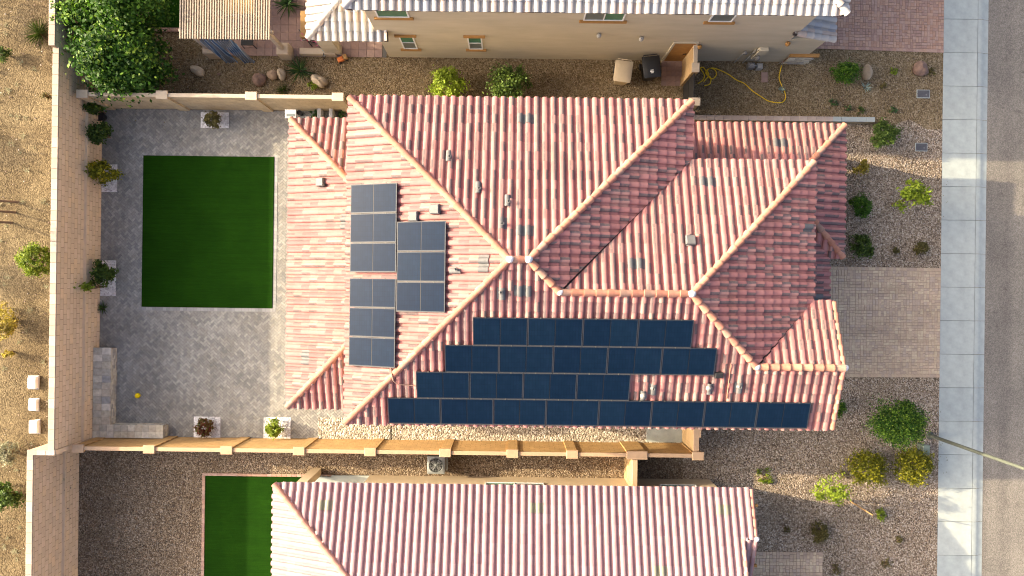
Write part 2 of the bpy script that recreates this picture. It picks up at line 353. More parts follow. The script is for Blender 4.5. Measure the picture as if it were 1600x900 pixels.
# desert beyond the rear wall, on the retained side
N = 60
xs = np.concatenate([np.linspace(-90, -30, 12), np.linspace(-29, -18.45, 38), [-17.6]]); ys = np.linspace(-60, 60, 160)
X, Y = np.meshgrid(xs, ys); Z = .92+.05*np.sin(X*1.3+Y*.7)*np.sin(Y*.9)+.03*np.sin(X*3.1-Y*2.2)
V = np.stack([X, Y, Z], -1).reshape(-1, 3); nx = len(xs)
Fa = np.array([(j*nx+i, j*nx+i+1, (j+1)*nx+i+1, (j+1)*nx+i) for j in range(len(ys)-1) for i in range(nx-1) if not (i == nx-2 and ys[j] < -6.6)])
tag(link('desert_ground', npmesh('desert_ground', V, Fa, np.zeros(len(Fa)), m_desert, True)), kind='structure')

def stones(name, rects, n, smin, smax, mat, seed, parent=None):
    rg = np.random.default_rng(seed); ar = np.array([(r[1]-r[0])*(r[3]-r[2]) for r in rects]); pick = rg.choice(len(rects), n, p=ar/ar.sum())
    R = np.array(rects)[pick]; x = R[:, 0]+rg.random(n)*(R[:, 1]-R[:, 0]); y = R[:, 2]+rg.random(n)*(R[:, 3]-R[:, 2])
    z = np.where(x < 12.5, 0, -.33*np.minimum(1, (x-12.5)/5.75))+.01
    if rects[0][0] < -18.3: z = np.full(n, .95)
    s = smin+(smax-smin)*rg.random(n)**2
    B = np.array([(1, 0, 0), (0, 1, 0), (-1, 0, 0), (0, -1, 0), (0, 0, 1), (0, 0, -1)], float)
    V = B[None]*np.stack([s*(.7+.6*rg.random(n)), s*(.7+.6*rg.random(n)), s*(.5+.3*rg.random(n))], -1)[:, None, :]
    V = V*(.8+.4*rg.random((n, 6, 1))); a = rg.random(n)*6.28; ca, sa = np.cos(a)[:, None], np.sin(a)[:, None]
    V = np.stack([V[..., 0]*ca-V[..., 1]*sa, V[..., 0]*sa+V[..., 1]*ca, V[..., 2]], -1)+np.stack([x, y, z+s*.2], -1)[:, None, :]
    T = np.array([(0, 1, 4), (1, 2, 4), (2, 3, 4), (3, 0, 4), (1, 0, 5), (2, 1, 5), (3, 2, 5), (0, 3, 5)])
    Fa = (T[None]+6*np.arange(n)[:, None, None]).reshape(-1, 3)
    return tag(link(name, npmesh(name, V.reshape(-1, 3), Fa, np.repeat(rg.random(n), 8), mat), parent), kind='stuff')
tag(stones('gravel_stones', [(12.0, SWX0-.03, 1.1, 6.9), (11.2, SWX0-.03, -15, -3.75), (7.4, 11.2, -8, -5.2)], 15000, .014, .036, m_chip, 1), 'loose pink and white stones strewn over the front gravel beds', 'gravel')
tag(stones('gravel_stones', [(-18.1, -12.95, -16, -6.65), (-12.9, 7.2, -7.9, -6.65)], 7000, .014, .034, m_chipd, 2), 'loose dark brown stones in the yard behind the tan fence', 'gravel')
tag(stones('gravel_stones', [(-8.05, 7.2, -6.4, -5.6), (-5.9, 7.2, -5.6, -4.3)], 2400, .014, .034, m_chip, 3), 'loose pale stones in the side strip under the solar roof', 'gravel')
tag(stones('gravel_stones', [(-17.2, 18.2, 7.5, 9.6), (12.7, 18.2, 7.2, 10)], 3500, .01, .025, m_chipd, 4), 'small brown granite chips beside the beige stucco house', 'gravel')
tag(stones('desert_stones', [(-26, -17.8, -15, 15)], 1500, .012, .04, m_chip, 5), 'scattered pebbles on the desert soil beyond the rear wall', 'gravel')

# street, sidewalk, kerb
tag(sheet('street', CBX-.02, 60, -70, 70, -.10, m_asphalt), kind='structure')
sw = empty('sidewalk'); sw['kind'] = 'structure'
sheet('sidewalk_joint', SWX0, SWX1+.05, -70, 70, -.075, M_plain('sidewalk_joint', (.20, .20, .19), bst=0), parent=sw)
slab = MB().box(0, SWX1-SWX0-.012, 0, 1.418, -.15, 0, 0, .006).mesh('slab', m_concrete)
kerb = MB(); kerb.grid([[(x, 0, z) for x, z in ((0, 0), (.14, -.004), (.24, -.03), (.36, -.075), (.5, -.094))], [(x, 1.418, z) for x, z in ((0, 0), (.14, -.004), (.24, -.03), (.36, -.075), (.5, -.094))]], 0, True)
kerb = kerb.mesh('kerb', m_concrete)
for i in range(-22, 16):
    y0 = P(1500, 82, -.33)[1]+i*1.43
    link('slab', slab, sw, (SWX0+.004, y0, zg(30))); link('kerb', kerb, sw, (SWX1, y0, zg(30)))

# ------------------------------------------------------------------ paving
def herring(name, x0, x1, y0, y1, w, mat, z, parent, ang=45, gap=.008):
    """45 degree herringbone, each paver real, joined"""
    mb = MB(); rect = [(x0, y0), (x1, y0), (x1, y1), (x0, y1)]; a = math.radians(ang); ca, sa = math.cos(a), math.sin(a)
    R = math.hypot(x1-x0, y1-y0)/2+1; cx, cy = (x0+x1)/2, (y0+y1)/2; n = int(R/w)+2
    for i in range(-n, n):
        for j in range(-n, n):
            k = (i-j) % 4
            if k == 0: q = (i*w, j*w, 2*w, w)
            elif k == 3: q = (i*w, j*w, w, 2*w)
            else: continue
            ux, uy, lw, lh = q
            mx, my = ux+lw/2, uy+lh/2; X, Y = cx+mx*ca-my*sa, cy+mx*sa+my*ca
            if not (x0-w*1.2 < X < x1+w*1.2 and y0-w*1.2 < Y < y1+w*1.2): continue
            t = random.uniform(-.002, .002); g = gap/2; r = random.random(); rings = []
            for ins, zz in ((g, z-.012), (g, z-.002+t), (g+.005, z+t)):
                rings.append([Vector((cx+p*ca-s*sa, cy+p*sa+s*ca, zz)) for p, s in ((ux+ins, uy+ins), (ux+lw-ins, uy+ins), (ux+lw-ins, uy+lh-ins), (ux+ins, uy+lh-ins))])
            inn = all(x0 < p.x < x1 and y0 < p.y < y1 for p in rings[0])
            fs = [[rings[1][e], rings[1][(e+1) % 4], rings[2][(e+1) % 4], rings[2][e]] for e in range(4)]+[rings[2]]+[[rings[0][e], rings[0][(e+1) % 4], rings[1][(e+1) % 4], rings[1][e]] for e in range(4)]
            for f in fs:
                if not inn: f = clip(f, rect)
                if f: mb.face(f, r)
    return tag(mb.build(name, mat, parent), kind='stuff')
def ashlar(name, x0, x1, y0, y1, mat, z, parent, h=.125, along='y'):
    """modular cells of squares and oblongs turned at random, joined"""
    mb = MB(); nx_ = max(1, round((x1-x0)/(2*h))); ny_ = max(1, round((y1-y0)/(2*h))); cx, cy = (x1-x0)/nx_, (y1-y0)/ny_
    pats = [[(0, .5, 0, 1), (.5, 1, 0, 1)], [(0, 1, 0, .5), (0, 1, .5, 1)], [(0, .5, 0, 1), (.5, 1, 0, .5), (.5, 1, .5, 1)], [(0, 1, 0, .5), (0, .5, .5, 1), (.5, 1, .5, 1)], [(0, .6, 0, .6), (.6, 1, 0, .6), (0, .6, .6, 1), (.6, 1, .6, 1)], [(.4, 1, .4, 1), (0, .4, 0, .6), (.4, 1, 0, .4), (0, .4, .6, 1)]]
    for i in range(nx_):
        for j in range(ny_):
            for p0, p1, q0, q1 in random.choice(pats):
                r = random.random(); t = random.uniform(-.002, .002); ia = .005
                X0, X1, Y0, Y1 = x0+(i+p0)*cx+.004, x0+(i+p1)*cx-.004, y0+(j+q0)*cy+.004, y0+(j+q1)*cy-.004
                lo = [Vector((x, y, zg(x)+z-.012)) for x, y in ((X0, Y0), (X1, Y0), (X1, Y1), (X0, Y1))]
                hi = [Vector((x, y, zg(x)+z+t)) for x, y in ((X0+ia, Y0+ia), (X1-ia, Y0+ia), (X1-ia, Y1-ia), (X0+ia, Y1-ia))]
                mb.grid([lo, hi], r, False, True); mb.face(hi, r)
    return tag(mb.build(name, mat, parent), kind='stuff')
def border(parent, name, x0, x1, y0, y1, n, mat, z, along='x'):
    """a soldier course: each piece a part"""
    me = None; L = (x1-x0) if along == 'x' else (y1-y0); d = L/n
    me = (MB().box(.004, d-.004, 0, y1-y0, -.02, 0, 0, .005) if along == 'x' else MB().box(0, x1-x0, .004, d-.004, -.02, 0, 0, .005)).mesh('border_paver', mat)
    for i in range(n): link('border_paver', me, parent, (x0+i*d, y0, z) if along == 'x' else (x0, y0+i*d, z))

patio = empty('patio'); patio['kind'] = 'structure'
sheet('joint_sand', XW-.1, -5.0, -6.5, 7.4, .012, m_paverjoint, parent=patio)
herring('pavers', XW, -5.1, -6.44, 7.35, .1, m_paver, .026, patio)
TX0, TX1, TY0, TY1 = -15.6, -10.08, -.98, 5.4
mb = MB().box(TX0, TX1, TY0, TY1, .02, .055, 0, .015); t = mb.build('turf_lawn', m_turf); tag(t, 'rectangle of dark green artificial turf set in the grey patio', 'lawn', kind='stuff')
border(patio, 'border_paver', TX0-.12, TX1+.14, TY0-.15, TY0-.01, 40, m_border, .036)
border(patio, 'border_paver', TX1+.01, TX1+.15, TY0, TY1+.1, 44, m_border, .036, 'y')
drive = empty('driveway'); drive['kind'] = 'structure'
DX0, DY0, DY1 = 11.3, -3.6, 1.08
sheet('joint_sand', DX0, SWX0-.002, DY0, DY1, .016, m_drivejoint, parent=drive); ashlar('pavers', DX0, SWX0-.005, DY0+.15, DY1-.15, m_drive, .034, drive)
def edge_course(parent, x0, x1, y0, n, mat, z):
    d = (x1-x0)/n
    for i in range(n):
        xa = x0+i*d; o = link('edge_paver', EDGE[mat.name], parent, (xa, y0, zg(xa+d/2)+z)); o.scale = (d/.15, 1, 1)
EDGE = {mt.name: MB().box(.004, .146, .004, .141, -.02, 0, 0, .005).mesh('edge_paver', mt) for mt in (m_drive, m_drive2)}
edge_course(drive, DX0, SWX0, DY1-.15, 46, m_drive, .037); edge_course(drive, DX0, SWX0, DY0+.005, 46, m_drive, .037)
drive2 = empty('driveway'); drive2['kind'] = 'structure'
UY = P(1400, 79, -.1)[1]
sheet('joint_sand', 11.4, SWX0-.002, UY, UY+6, .016, m_drivejoint, parent=drive2); ashlar('pavers', 11.4, SWX0-.005, UY+.15, UY+6, m_drive2, .034, drive2); edge_course(drive2, 11.4, SWX0, UY, 46, m_drive2, .037)
walk = empty('entry_path'); walk['kind'] = 'structure'
wx1 = G(1285, 880)[0]; wy1 = G(1230, 862)[1]
sheet('joint_sand', 9.3, wx1, -17, wy1, .016, m_drivejoint, parent=walk); ashlar('pavers', 9.3, wx1, -17, wy1, m_drive, .034, walk, .14)
# neighbour's turf
ny1 = P(390, 744)[1]; nx0 = P(321, 800)[0]
t = MB().box(nx0, -7.6, -20, ny1, .0, .05, 0, .015).build('turf_lawn', m_turf); tag(t, 'long dark turf lawn with brick edging beside the pink roofed house', 'lawn', kind='stuff')
edg = empty('lawn_edging', (0, 0, 0), 'thin rose brick edging around the turf of the pink roofed house', 'edging')
border(edg, 'border_paver', nx0-.13, nx0-.01, -20, ny1, 60, m_drive2, .06, 'y'); border(edg, 'border_paver', nx0-.13, -7.5, ny1+.01, ny1+.12, 26, m_drive2, .06)
# neighbour's patio upstairs of the picture, big slabs
pat2 = empty('patio'); pat2['kind'] = 'structure'
py0 = P(440, 88)[1]; px0, px1 = P(353, 80)[0], P(604, 80)[0]
sheet('joint_sand', px0, px1, py0, py0+6, .01, m_paverjoint, parent=pat2)
sl_me = MB().box(.004, .326, .004, .326, -.02, 0, 0, .006).mesh('slab', m_patio)
for i in range(int((px1-px0)/.33)):
    for j in range(12): link('slab', sl_me, pat2, (px0+i*.33, py0+j*.33, .03))
gx0, gy0 = P(1033, 134); pat3 = empty('door_landing', label='small brown paver landing in front of the ochre side door', cat='landing'); pat3.location = (gx0, gy0, 0)
pv = MB().box(.004, .196, .004, .196, -.0, .03, 0, .005).mesh('paver', m_patio)
for i in range(5):
    for j in range(6): link('paver', pv, pat3, (i*.2, j*.2, 0))
tx0, ty1 = P(235, 0)[0], 0
t = MB().box(P(236, 40)[0], P(283, 40)[0], P(250, 44)[1], 16, 0, .05, 0, .015).build('turf_lawn', m_turf); tag(t, 'dark turf strip between the big leafy tree and the pergola', 'lawn', kind='stuff')
edg = empty('lawn_edging', label='pale kerb edging around the turf beside the pergola', cat='edging')
ex0, ex1, ey = P(229, 30)[0], P(283, 40)[0], P(250, 50)[1]
border(edg, 'border_paver', ex0, ex0+.17, ey, 16, 20, m_drive2, .07, 'y'); border(edg, 'border_paver', ex0, ex1, ey, ey+.16, 8, m_drive2, .075)
slabg = MB().box(P(1010, 670)[0], P(1074, 670)[0], -6.42, -4.7, 0, .03, 0, .01).build('concrete_pad', m_concrete); tag(slabg, 'grey concrete pad inside the gate at the end of the tan fence', 'pad')
# ------------------------------------------------------------------ roofs
PITCH = .355; CA = 1/math.sqrt(1+PITCH**2); TW = .283; TE = .352
def tile_profile(barrel=.082, n=7):
    q = TW/.307; pr = [(0, .004), (.093*q, 0)]
    for k in range(n):
        a = math.pi*(1-k/(n-1)); pr.append((q*(.2+.105*math.cos(a)), .006+barrel*math.sin(a)**.6))
    return pr
def tile_faces():
    """local faces of one S tile: u across, s up the slope, n off the slope"""
    pr = tile_profile(); L = TE+.05; fs = []; up = [(u, L, h+.006) for u, h in pr]; lo = [(u, 0, h+.046) for u, h in pr]; bt = [(u, .0, h+.008) for u, h in pr]
    for i in range(len(pr)-1):
        k = 1 if i in (2, 3, 4) else 2 if i in (5, 6) else 0
        fs.append(([lo[i], lo[i+1], up[i+1], up[i]], True, k)); fs.append(([bt[i], bt[i+1], lo[i+1], lo[i]], False, 0))
    return fs
TF = tile_faces()
def tile_mesh(mat):
    mb = MB(); pr = tile_profile(); L = TE+.05
    mb.grid([[(u, 0, h+.046) for u, h in pr], [(u, L, h+.006) for u, h in pr]], 0, True); mb.st = {2: 1, 3: 1, 4: 1, 5: 2, 6: 2}
    mb.grid([[(u, 0, h+.008) for u, h in pr], [(u, 0, h+.046) for u, h in pr]], 0, False)
    return mb.mesh('roof_tile', mat)
class Roof:
    def __init__(s, house, mat, ridge_mat, limit=300):
        s.house = house; s.mat = mat; s.tm = tile_mesh(mat); s.limit = limit; s.cand = []; s.field = MB(); s.deck = MB(); s.rm = {}
        s.ridge_mat = ridge_mat; s.caps = []; s.slopes = []
        prf = [(math.cos(math.pi*k/8), math.sin(math.pi*k/8)) for k in range(9)]
        mb = MB(); rows = [[(0, .13*c, .12*q+.02) for c, q in prf], [(.40, .095*c, .08*q-.012) for c, q in prf]]
        mb.grid(rows, 0, True); mb.grid([[(0, .09*c, .07*q-.01) for c, q in prf], rows[0]], 0, False); s.cm = mb.mesh('ridge_tile', ridge_mat)
    def slope(s, pieces, eave, up, z0, cover=(), cut=None):
        """pieces: convex plan polygons; eave: a plan point on the eave; up: plan direction uphill"""
        up = Vector((up[0], up[1])); ux = Vector((up.y, -up.x)); e = Vector(eave)
        U = Vector((ux.x, ux.y, 0)); Sv = Vector((up.x*CA, up.y*CA, PITCH*CA)); Nn = U.cross(Sv)
        s.slopes.append((pieces, e, up, ux, z0))
        s.u0 = getattr(s, 'u0', []); s.u0.append(min((Vector(p)-e).dot(ux) for q in pieces for p in q))
        pts = [Vector(p)-e for q in pieces for p in q]; u0 = min(p.dot(ux) for p in pts); u1 = max(p.dot(ux) for p in pts); v0 = min(p.dot(up) for p in pts); v1 = max(p.dot(up) for p in pts)
        for q in pieces:
            f = [Vector((p[0], p[1], z0+(Vector(p)-e).dot(up)*PITCH-.012)) for p in q]
            if area2(q) < 0: f = f[::-1]
            s.deck.face(f); s.deck.face([p-Vector((0, 0, .16)) for p in f][::-1])
            for i in range(len(f)):
                a, b = f[i], f[(i+1) % len(f)]; d = Vector((0, 0, .16)); s.deck.face([a, a-d, b-d, b])
        pieces = cut or pieces
        ev = TE*CA; iu = math.floor(u0/TW); iv = math.floor((v0+.05)/ev)
        j = 0
        while True:
            vb = v0-.05+j*ev
            if vb > v1: break
            i = 0
            while True:
                ub = u0+i*TW
                if ub > u1: break
                org = e+ux*ub+up*vb; O = Vector((org.x, org.y, z0+vb*PITCH))+Nn*random.uniform(-.002, .004)+Sv*(random.uniform(-.022, .012) if j else random.uniform(-.01, .01))
                cs = [org+ux*(TW*a)+up*(ev*b) for a in (.02, .5, .98) for b in ((.16 if j == 0 else .02), .5, .99)]
                ins = [any(inside(c, q) for q in pieces) for c in cs]
                if any(ins):
                    tw = random.uniform(-.006, .006); Mx = Matrix((U+Sv*tw, Sv-U*tw, Nn)).transposed().to_4x4(); Mx.translation = O
                    mid = org+ux*(TW/2)+up*(ev/2); hid = any(c[0] < mid.x < c[1] and c[2] < mid.y < c[3] for c in cover)
                    if all(ins) and not hid: s.cand.append((O.z-.02*abs(O.x-0)-.02*abs(O.y), Mx))
                    elif all(ins): s.add(Mx, None)
                    else:
                        for q in pieces: s.add(Mx, q, e, up, v0)
                i += 1
            j += 1
    def add(s, Mx, q, e=None, up=None, v0=0):
        r = random.random()
        if q is not None:                      # let the eave row hang over the deck edge
            q = [(Vector(p)-up*.06) if abs((Vector(p)-e).dot(up)-v0) < 1e-4 else Vector(p) for p in q]; q = [(p.x, p.y) for p in q]
        for f, sm, k in TF:
            g = [Mx @ Vector(p) for p in f]
            if q is not None: g = clip(g, q)
            if g:
                s.field.face(g, r, sm)
                if k: s.field.st[len(s.field.f)-1] = k
    def zat(s, x, y, k):
        pieces, e, up, ux, z0 = s.slopes[k]; return z0+(Vector((x, y))-e).dot(up)*PITCH
    def cap(s, a, b, rise=.045, sc=1.):
        a = Vector(a)+Vector((0, 0, rise)); b = Vector(b)+Vector((0, 0, rise)); L = (b-a).length; n = max(1, round(L/.37)); d = (b-a)/n; X = d.normalized()
        Z = (Vector((0, 0, 1))-X*X.z).normalized(); Y = Z.cross(X)
        for i in range(n):
            M = Matrix((X*(d.length/.37), Y*sc, Z*sc)).transposed().to_4x4(); M.translation = a+d*i+Vector((random.uniform(-.004, .004), random.uniform(-.004, .004), .012)); s.caps.append(M)
    def finish(s):
        ro = s.deck.build('roof', m_deck, s.house)
        s.cand.sort(key=lambda c: -c[0])
        for z, M in s.cand[:s.limit]: link('roof_tile', s.tm, ro, mw=M)
        for z, M in s.cand[s.limit:]: s.add(M, None)
        if s.field.f: tag(s.field.build('roof_tile_field', s.mat, ro), kind='stuff')
        for M in s.caps: link('ridge_tile', s.cm, ro, mw=M)
        s.obj = ro; return ro
    def frame(s, k, x, y, lift=0.):
        pieces, e, up, ux, z0 = s.slopes[k]; U = Vector((ux.x, ux.y, 0)); Sv = Vector((up.x*CA, up.y*CA, PITCH*CA)); Nn = U.cross(Sv)
        M = Matrix((U, Sv, Nn)).transposed().to_4x4(); M.translation = Vector((x, y, s.zat(x, y, k)))+Nn*lift; return M
def mortar(roof, p, r=.13):
    mb = MB(); rows = []
    for i in range(6):
        a = math.pi/2*i/5; rows.append([(r*math.cos(a)*(1+.15*math.sin(3*t))*math.cos(t), r*math.cos(a)*(1+.15*math.cos(2*t))*math.sin(t), r*1.0*math.sin(a)) for t in [2*math.pi*k/10 for k in range(10)]])
    mb.grid(rows, 0, True, True); mb.build('mortar_cap', m_mortar, roof, p)

ZE = 5.5
XL, XR, YB, YT = -5.60, 6.04, -4.64, 6.42           # main block eaves, upper storey
hd = (YT-YB)/2; YR = (YT+YB)/2; R1 = (XL+hd, YR); R2 = (XR-hd, YR); ZR = ZE+hd*PITCH
YF = 4.40; XF = 10.215; hf = (YF-YB)/2; YFR = (YF+YB)/2; RF1 = (XR-hf, YFR); RF2 = (XF-hf, YFR); ZF = ZE+hf*PITCH
YG = -2.50; hg = YG-YB; XG0 = XF-hg; XG1 = 10.98; YGT = YG+hg; ZG = ZE+hg*PITCH
XE = -8.53; EY1, EY0 = 6.34, -4.64; ZX = 2.65; XWL = XL+.45
house = empty('house', (0, 0, 0), 'house with terracotta tiled hip roof carrying solar panels', 'house')
rf = Roof(house, m_tile, m_ridge)
# solar panel footprints (plan)
PL, PW = 1.755, .965
arr_b = []
for n, x0, yb in ((4, -1.24, -1.80), (5, -2.16, -2.72), (4, -3.125, -3.64), (8, -4.11, -4.56)):
    for i in range(n): arr_b.append((x0+i*(PL+.015), yb))
arr_l = [(-5.42, 3.42-PW-i*(PW+.022)) for i in range(3)]+[(-5.42, .265-PW-i*(PW+.022)) for i in range(3)]+[(-5.42+PL*CA+.03, 2.13-PW-i*(PW+.022)) for i in range(3)]
cov_b = [(x-.0, x+PL, y, y+PW*CA) for x, y in arr_b]; cov_l = [(x, x+PL*CA, y, y+PW) for x, y in arr_l]
# 0 left slope, 1 top slope, 2 bottom slope, 3 main right, 4 front top, 5 front right, 6 garage gable top
rf.slope([[R1, (XL, YT), (XL, YB)]], (XL, YB), (1, 0), ZE, cov_l)
rf.slope([[(XL, YT), (XR, YT), R2, R1]], (XL, YT), (0, -1), ZE)
rf.slope([[(XL, YB), R1, R2, (R2[0], YB)], [(R2[0], YB), R2, RF1, (RF1[0], YB)], [(RF1[0], YB), RF1, RF2, (RF2[0], YB)], [(RF2[0], YB), RF2, (XG0, YG), (XG0, YB)], [(XG0, YB), (XG0, YG), (XG1, YG), (XG1, YB)]], (XL, YB), (0, 1), ZE, cov_b)
rf.slope([[R2, (XR, YT), (XR, YF)], [R2, (XR, YF), RF1]], (XR, YF), (-1, 0), ZE, cut=[[R2, (XR, YT), (XR, YF+.045)], [R2, (XR, YF+.045), (RF1[0], RF1[1]+.045)]])
rf.slope([[RF1, (XR, YF), (XF, YF), RF2]], (XR, YF), (0, -1), ZE, cut=[[(RF1[0]+.045, RF1[1]), (XR+.045, YF), (XF, YF), RF2]])
rf.slope([[RF2, (XF, YF), (XF, YGT), (XG0, YG)]], (XF, YGT), (-1, 0), ZE, cut=[[RF2, (XF, YF), (XF, YGT+.045), (XG0, YG+.045)]])
rf.slope([[(XG0, YG), (XF, YGT), (XG1, YGT), (XG1, YG)]], (XF, YGT), (0, -1), ZE, cut=[[(XG0+.045, YG), (XF+.045, YGT), (XG1, YGT), (XG1, YG)]])
# ground floor patio roof at the rear: two hips (7, 8)
ed = XWL-XE
rf.slope([[(XE, EY1), (XWL, EY1), (XWL, EY1-ed)]], (XE, EY1), (0, -1), ZX)
rf.slope([[(XE, EY0), (XWL, EY0), (XWL, EY0+ed)]], (XE, EY0), (0, 1), ZX)
# ground floor porch roof (9 top, 10 right, 11 small hip facing the drive)
ZP = 2.6; PX, PY = 12.65, 6.38; pyb = 1.33; pw_ = XF-.5; BX = 12.1
rf.slope([[(XR-.4, PY), (PX, PY), (10.2, PY-(PX-10.2)), (XR-.4, PY-(PX-10.2))]], (XR, PY), (0, -1), ZP)
rf.slope([[(PX, PY), (PX, pyb), (10.2, pyb+PX-10.2), (10.2, PY-(PX-10.2))]], (PX, pyb), (-1, 0), ZP)
rf.slope([[(PX, pyb), (BX+.02, pyb), (pw_, pyb+BX-pw_+.02), (10.2, pyb+PX-10.2)]], (PX, pyb), (0, 1), ZP)
# 12 rear patio slope, 13 strip over the garage door
rf.slope([[(XE, EY1), (XE, EY0), (XWL, EY0+ed), (XWL, EY1-ed)]], (XE, EY0), (1, 0), ZX)
rf.slope([[(BX, pyb), (BX, -1.2), (pw_, -1.2), (pw_, pyb+BX-pw_)]], (BX, -1.2), (-1, 0), ZP)
zw_ = ZX+ed*PITCH
for a, b in (((XL, YT, ZE), (*R1, ZR)), ((XL, YB, ZE), (*R1, ZR)), ((XR, YT, ZE), (*R2, ZR)), ((*R1, ZR), (*R2, ZR)), ((*RF1, ZF), (*R2, ZR)), ((*RF1, ZF), (*RF2, ZF)), ((XF, YF, ZE), (*RF2, ZF)),
             ((XG0, YG, ZG), (*RF2, ZF)), ((XG1, YG, ZG), (XG0, YG, ZG)), ((XE, EY1, ZX), (XWL, EY1-ed, zw_)), ((XE, EY0, ZX), (XWL, EY0+ed, zw_)), ((PX, PY, ZP), (10.2, PY-(PX-10.2), ZP+(PX-10.2)*PITCH)), ((PX, pyb, ZP), (10.2, pyb+PX-10.2, ZP+(PX-10.2)*PITCH))):
    rf.cap(a, b)
for a, b in (((XG1-.02, YB, ZE), (XG1-.02, YG, ZG)), ((XG1-.02, YGT, ZE), (XG1-.02, YG, ZG))): rf.cap(a, b, .02, .8)
roof = rf.finish()
for p in ((*R1, ZR+.1), (*R2, ZR+.1), (*RF1, ZF+.08), (*RF2, ZF+.1), (XG0, YG, ZG+.08), (XG1+.02, YG, ZG+.02)): mortar(roof, p)
# walls and fascia of the house (mostly under the eaves)
def walls(parent, rings, mat, z0=0):
    for (x0, x1, y0, y1, z1) in rings: MB().box(x0, x1, y0, y1, z0, z1).build('wall', mat, parent)
walls(house, [(XL+.45, XR-.45, YB+.45, YT-.45, ZE-.16), (XR-.46, XF-.45, YB+.451, YF-.45, ZE-.162), (XF-.46, XG1-.4, YB+.452, YGT-.4, ZE-.164), (XF-.462, BX-.45, YB+.6, pyb-.1, ZP-.165)], m_stucco)
for x, y in ((XE+.4, EY1-.5), (XE+.4, EY0+.5), (XE+.4, 2.3), (XE+.4, -.9)): MB().box(x-.15, x+.15, y-.15, y+.15, 0, ZX-.17).build('patio_post', m_stucco, house)
for y in (PY-.75, pyb+.3): MB().box(PX-.75, PX-.4, y, y+.35, 0, ZP-.02).build('porch_post', m_stucco, house)
mb = MB(); xg = XG1-.4
mb.face([(xg, YB+.45, ZE-.2), (xg, YGT-.45, ZE-.2), (xg, YG, ZG-.2)]); mb.build('gable_wall', m_stucco, house)
# roof fittings
def twin_vent(px, py, k, zz, mat=m_vent, rfx=rf, par=None, n=2):
    if rfx is rf and k < 7: zz += 2.2
    x, y = P(px, py, zz); _, e_, up_, ux_, _ = rfx.slopes[k]; u_ = (Vector((x, y))-e_).dot(ux_); f_ = (u_-rfx.u0[k])/TW; f_ = (round(f_) if n == 2 else math.floor(f_)+.5)*TW+rfx.u0[k]-u_
    x += ux_.x*f_; y += ux_.y*f_; M = rfx.frame(k, x, y, .0); mb = MB(); pr = tile_profile(.088)
    for q in range(n):
        o = (q-n/2)*TW; mb.grid([[(u+o, -TE/2, h+.06) for u, h in pr], [(u+o, TE/2, h+.04) for u, h in pr]], 0, True); mb.grid([[(u+o, -TE/2, h+.02) for u, h in pr], [(u+o, -TE/2, h+.06) for u, h in pr]], 0, False)
    link('vent_tile', mb.mesh('vent_tile', mat), par or roof, mw=M)
for a in ((824, 187, 1, 3.6), (820, 362, 1, 4.9), (819, 453, 2, 5.0), (1107, 285, 4, 3.7), (995, 413, 4, 4.7), (1215, 226, 9, 2.8), (757, 407, 0, 5.0), (480, 563, 12, 2.9), (541, 341, 12, 3.5)): twin_vent(*a)
def vent_pipe(px, py, k, zz, kind='pipe', h=.28, r=.05):
    if k < 7: zz += 2.2
    x, y = P(px, py, zz); M = rf.frame(k, x, y, .0); o = rf.frame(k, x, y, .05)
    mb = MB(); pr = tile_profile(.085); mb.grid([[(u-TW*.5, -.2, hh+.06) for u, hh in pr], [(u-TW*.5, .2, hh+.055) for u, hh in pr]], 0, True)
    b = link('pipe_flashing', mb.mesh('pipe_flashing', m_vent), roof, mw=M)
    z0 = rf.zat(x, y, k)
    if kind == 'pipe': MB().lathe([(r*1.7, .05), (r*1.3, .13), (r, .14), (r, h), (r*.75, h), (r*.75, h-.06)], 12).build('vent_pipe', m_pipe, roof, (x, y, z0))
    elif kind == 'cap': MB().lathe([(r, .05), (r, h-.06), (r*1.7, h-.06), (r*1.7, h), (r*.4, h+.05)], 14).build('vent_cap', m_pipe, roof, (x, y, z0))
    else:
        mb = MB(); mb.box(-.16, .16, -.15, .17, .05, .22, 0, .03); link('box_vent', mb.mesh('box_vent', m_vent), roof, mw=M)
vent_pipe(503, 285, 12, 3.2, 'box'); vent_pipe(682, 327, 0, 4.5, 'box'); vent_pipe(648, 338, 0, 4.3, 'box'); vent_pipe(1080, 377, 4, 4.5, 'box')
for a in ((703, 245, 1, 4.2), (749, 295, 1, 4.5), (795, 315, 1, 4.7), (785, 350, 1, 4.9), (783, 457, 2, 5.0), (713, 421, 0, 4.7), (1020, 607, 2, 3.9), (1154, 604, 2, 3.9)): vent_pipe(*a)
vent_pipe(1107, 606, 2, 3.9, 'cap', .22, .065); vent_pipe(1003, 617, 2, 3.8, 'cap', .4, .065)
for px, py in ((1258, 358), (1277, 461)): twin_vent(px, py, 5 if px < 1265 else 13, 3.3 if px < 1265 else 2.8, m_vent, n=1)
# conduit over the hip beside the panels
pts = [(-3.97, -2.70, rf.zat(-3.97, -2.70, 0)+.14), (-3.93, -2.92, rf.zat(-3.93, -2.92, 0)+.17), (-3.88, -3.12, rf.zat(-3.88, -3.12, 2)+.22), (-3.75, -3.24, rf.zat(-3.75, -3.24, 2)+.15), (-3.15, -3.29, rf.zat(-3.15, -3.29, 2)+.14)]
MB().tube(pts, .018, 6).build('conduit', m_ridge, roof)
x = 7.2; MB().tube([(x, -2.4, rf.zat(x, -2.4, 2)+.13), (x+.02, -3.6, rf.zat(x, -3.6, 2)+.13)], .018, 6).build('conduit', m_ridge, roof)
link('junction_box', MB().box(-.13, .13, -.1, .1, .08, .2, 0, .02).mesh('junction_box', m_dark), roof, mw=rf.frame(2, 6.85, -2.74))

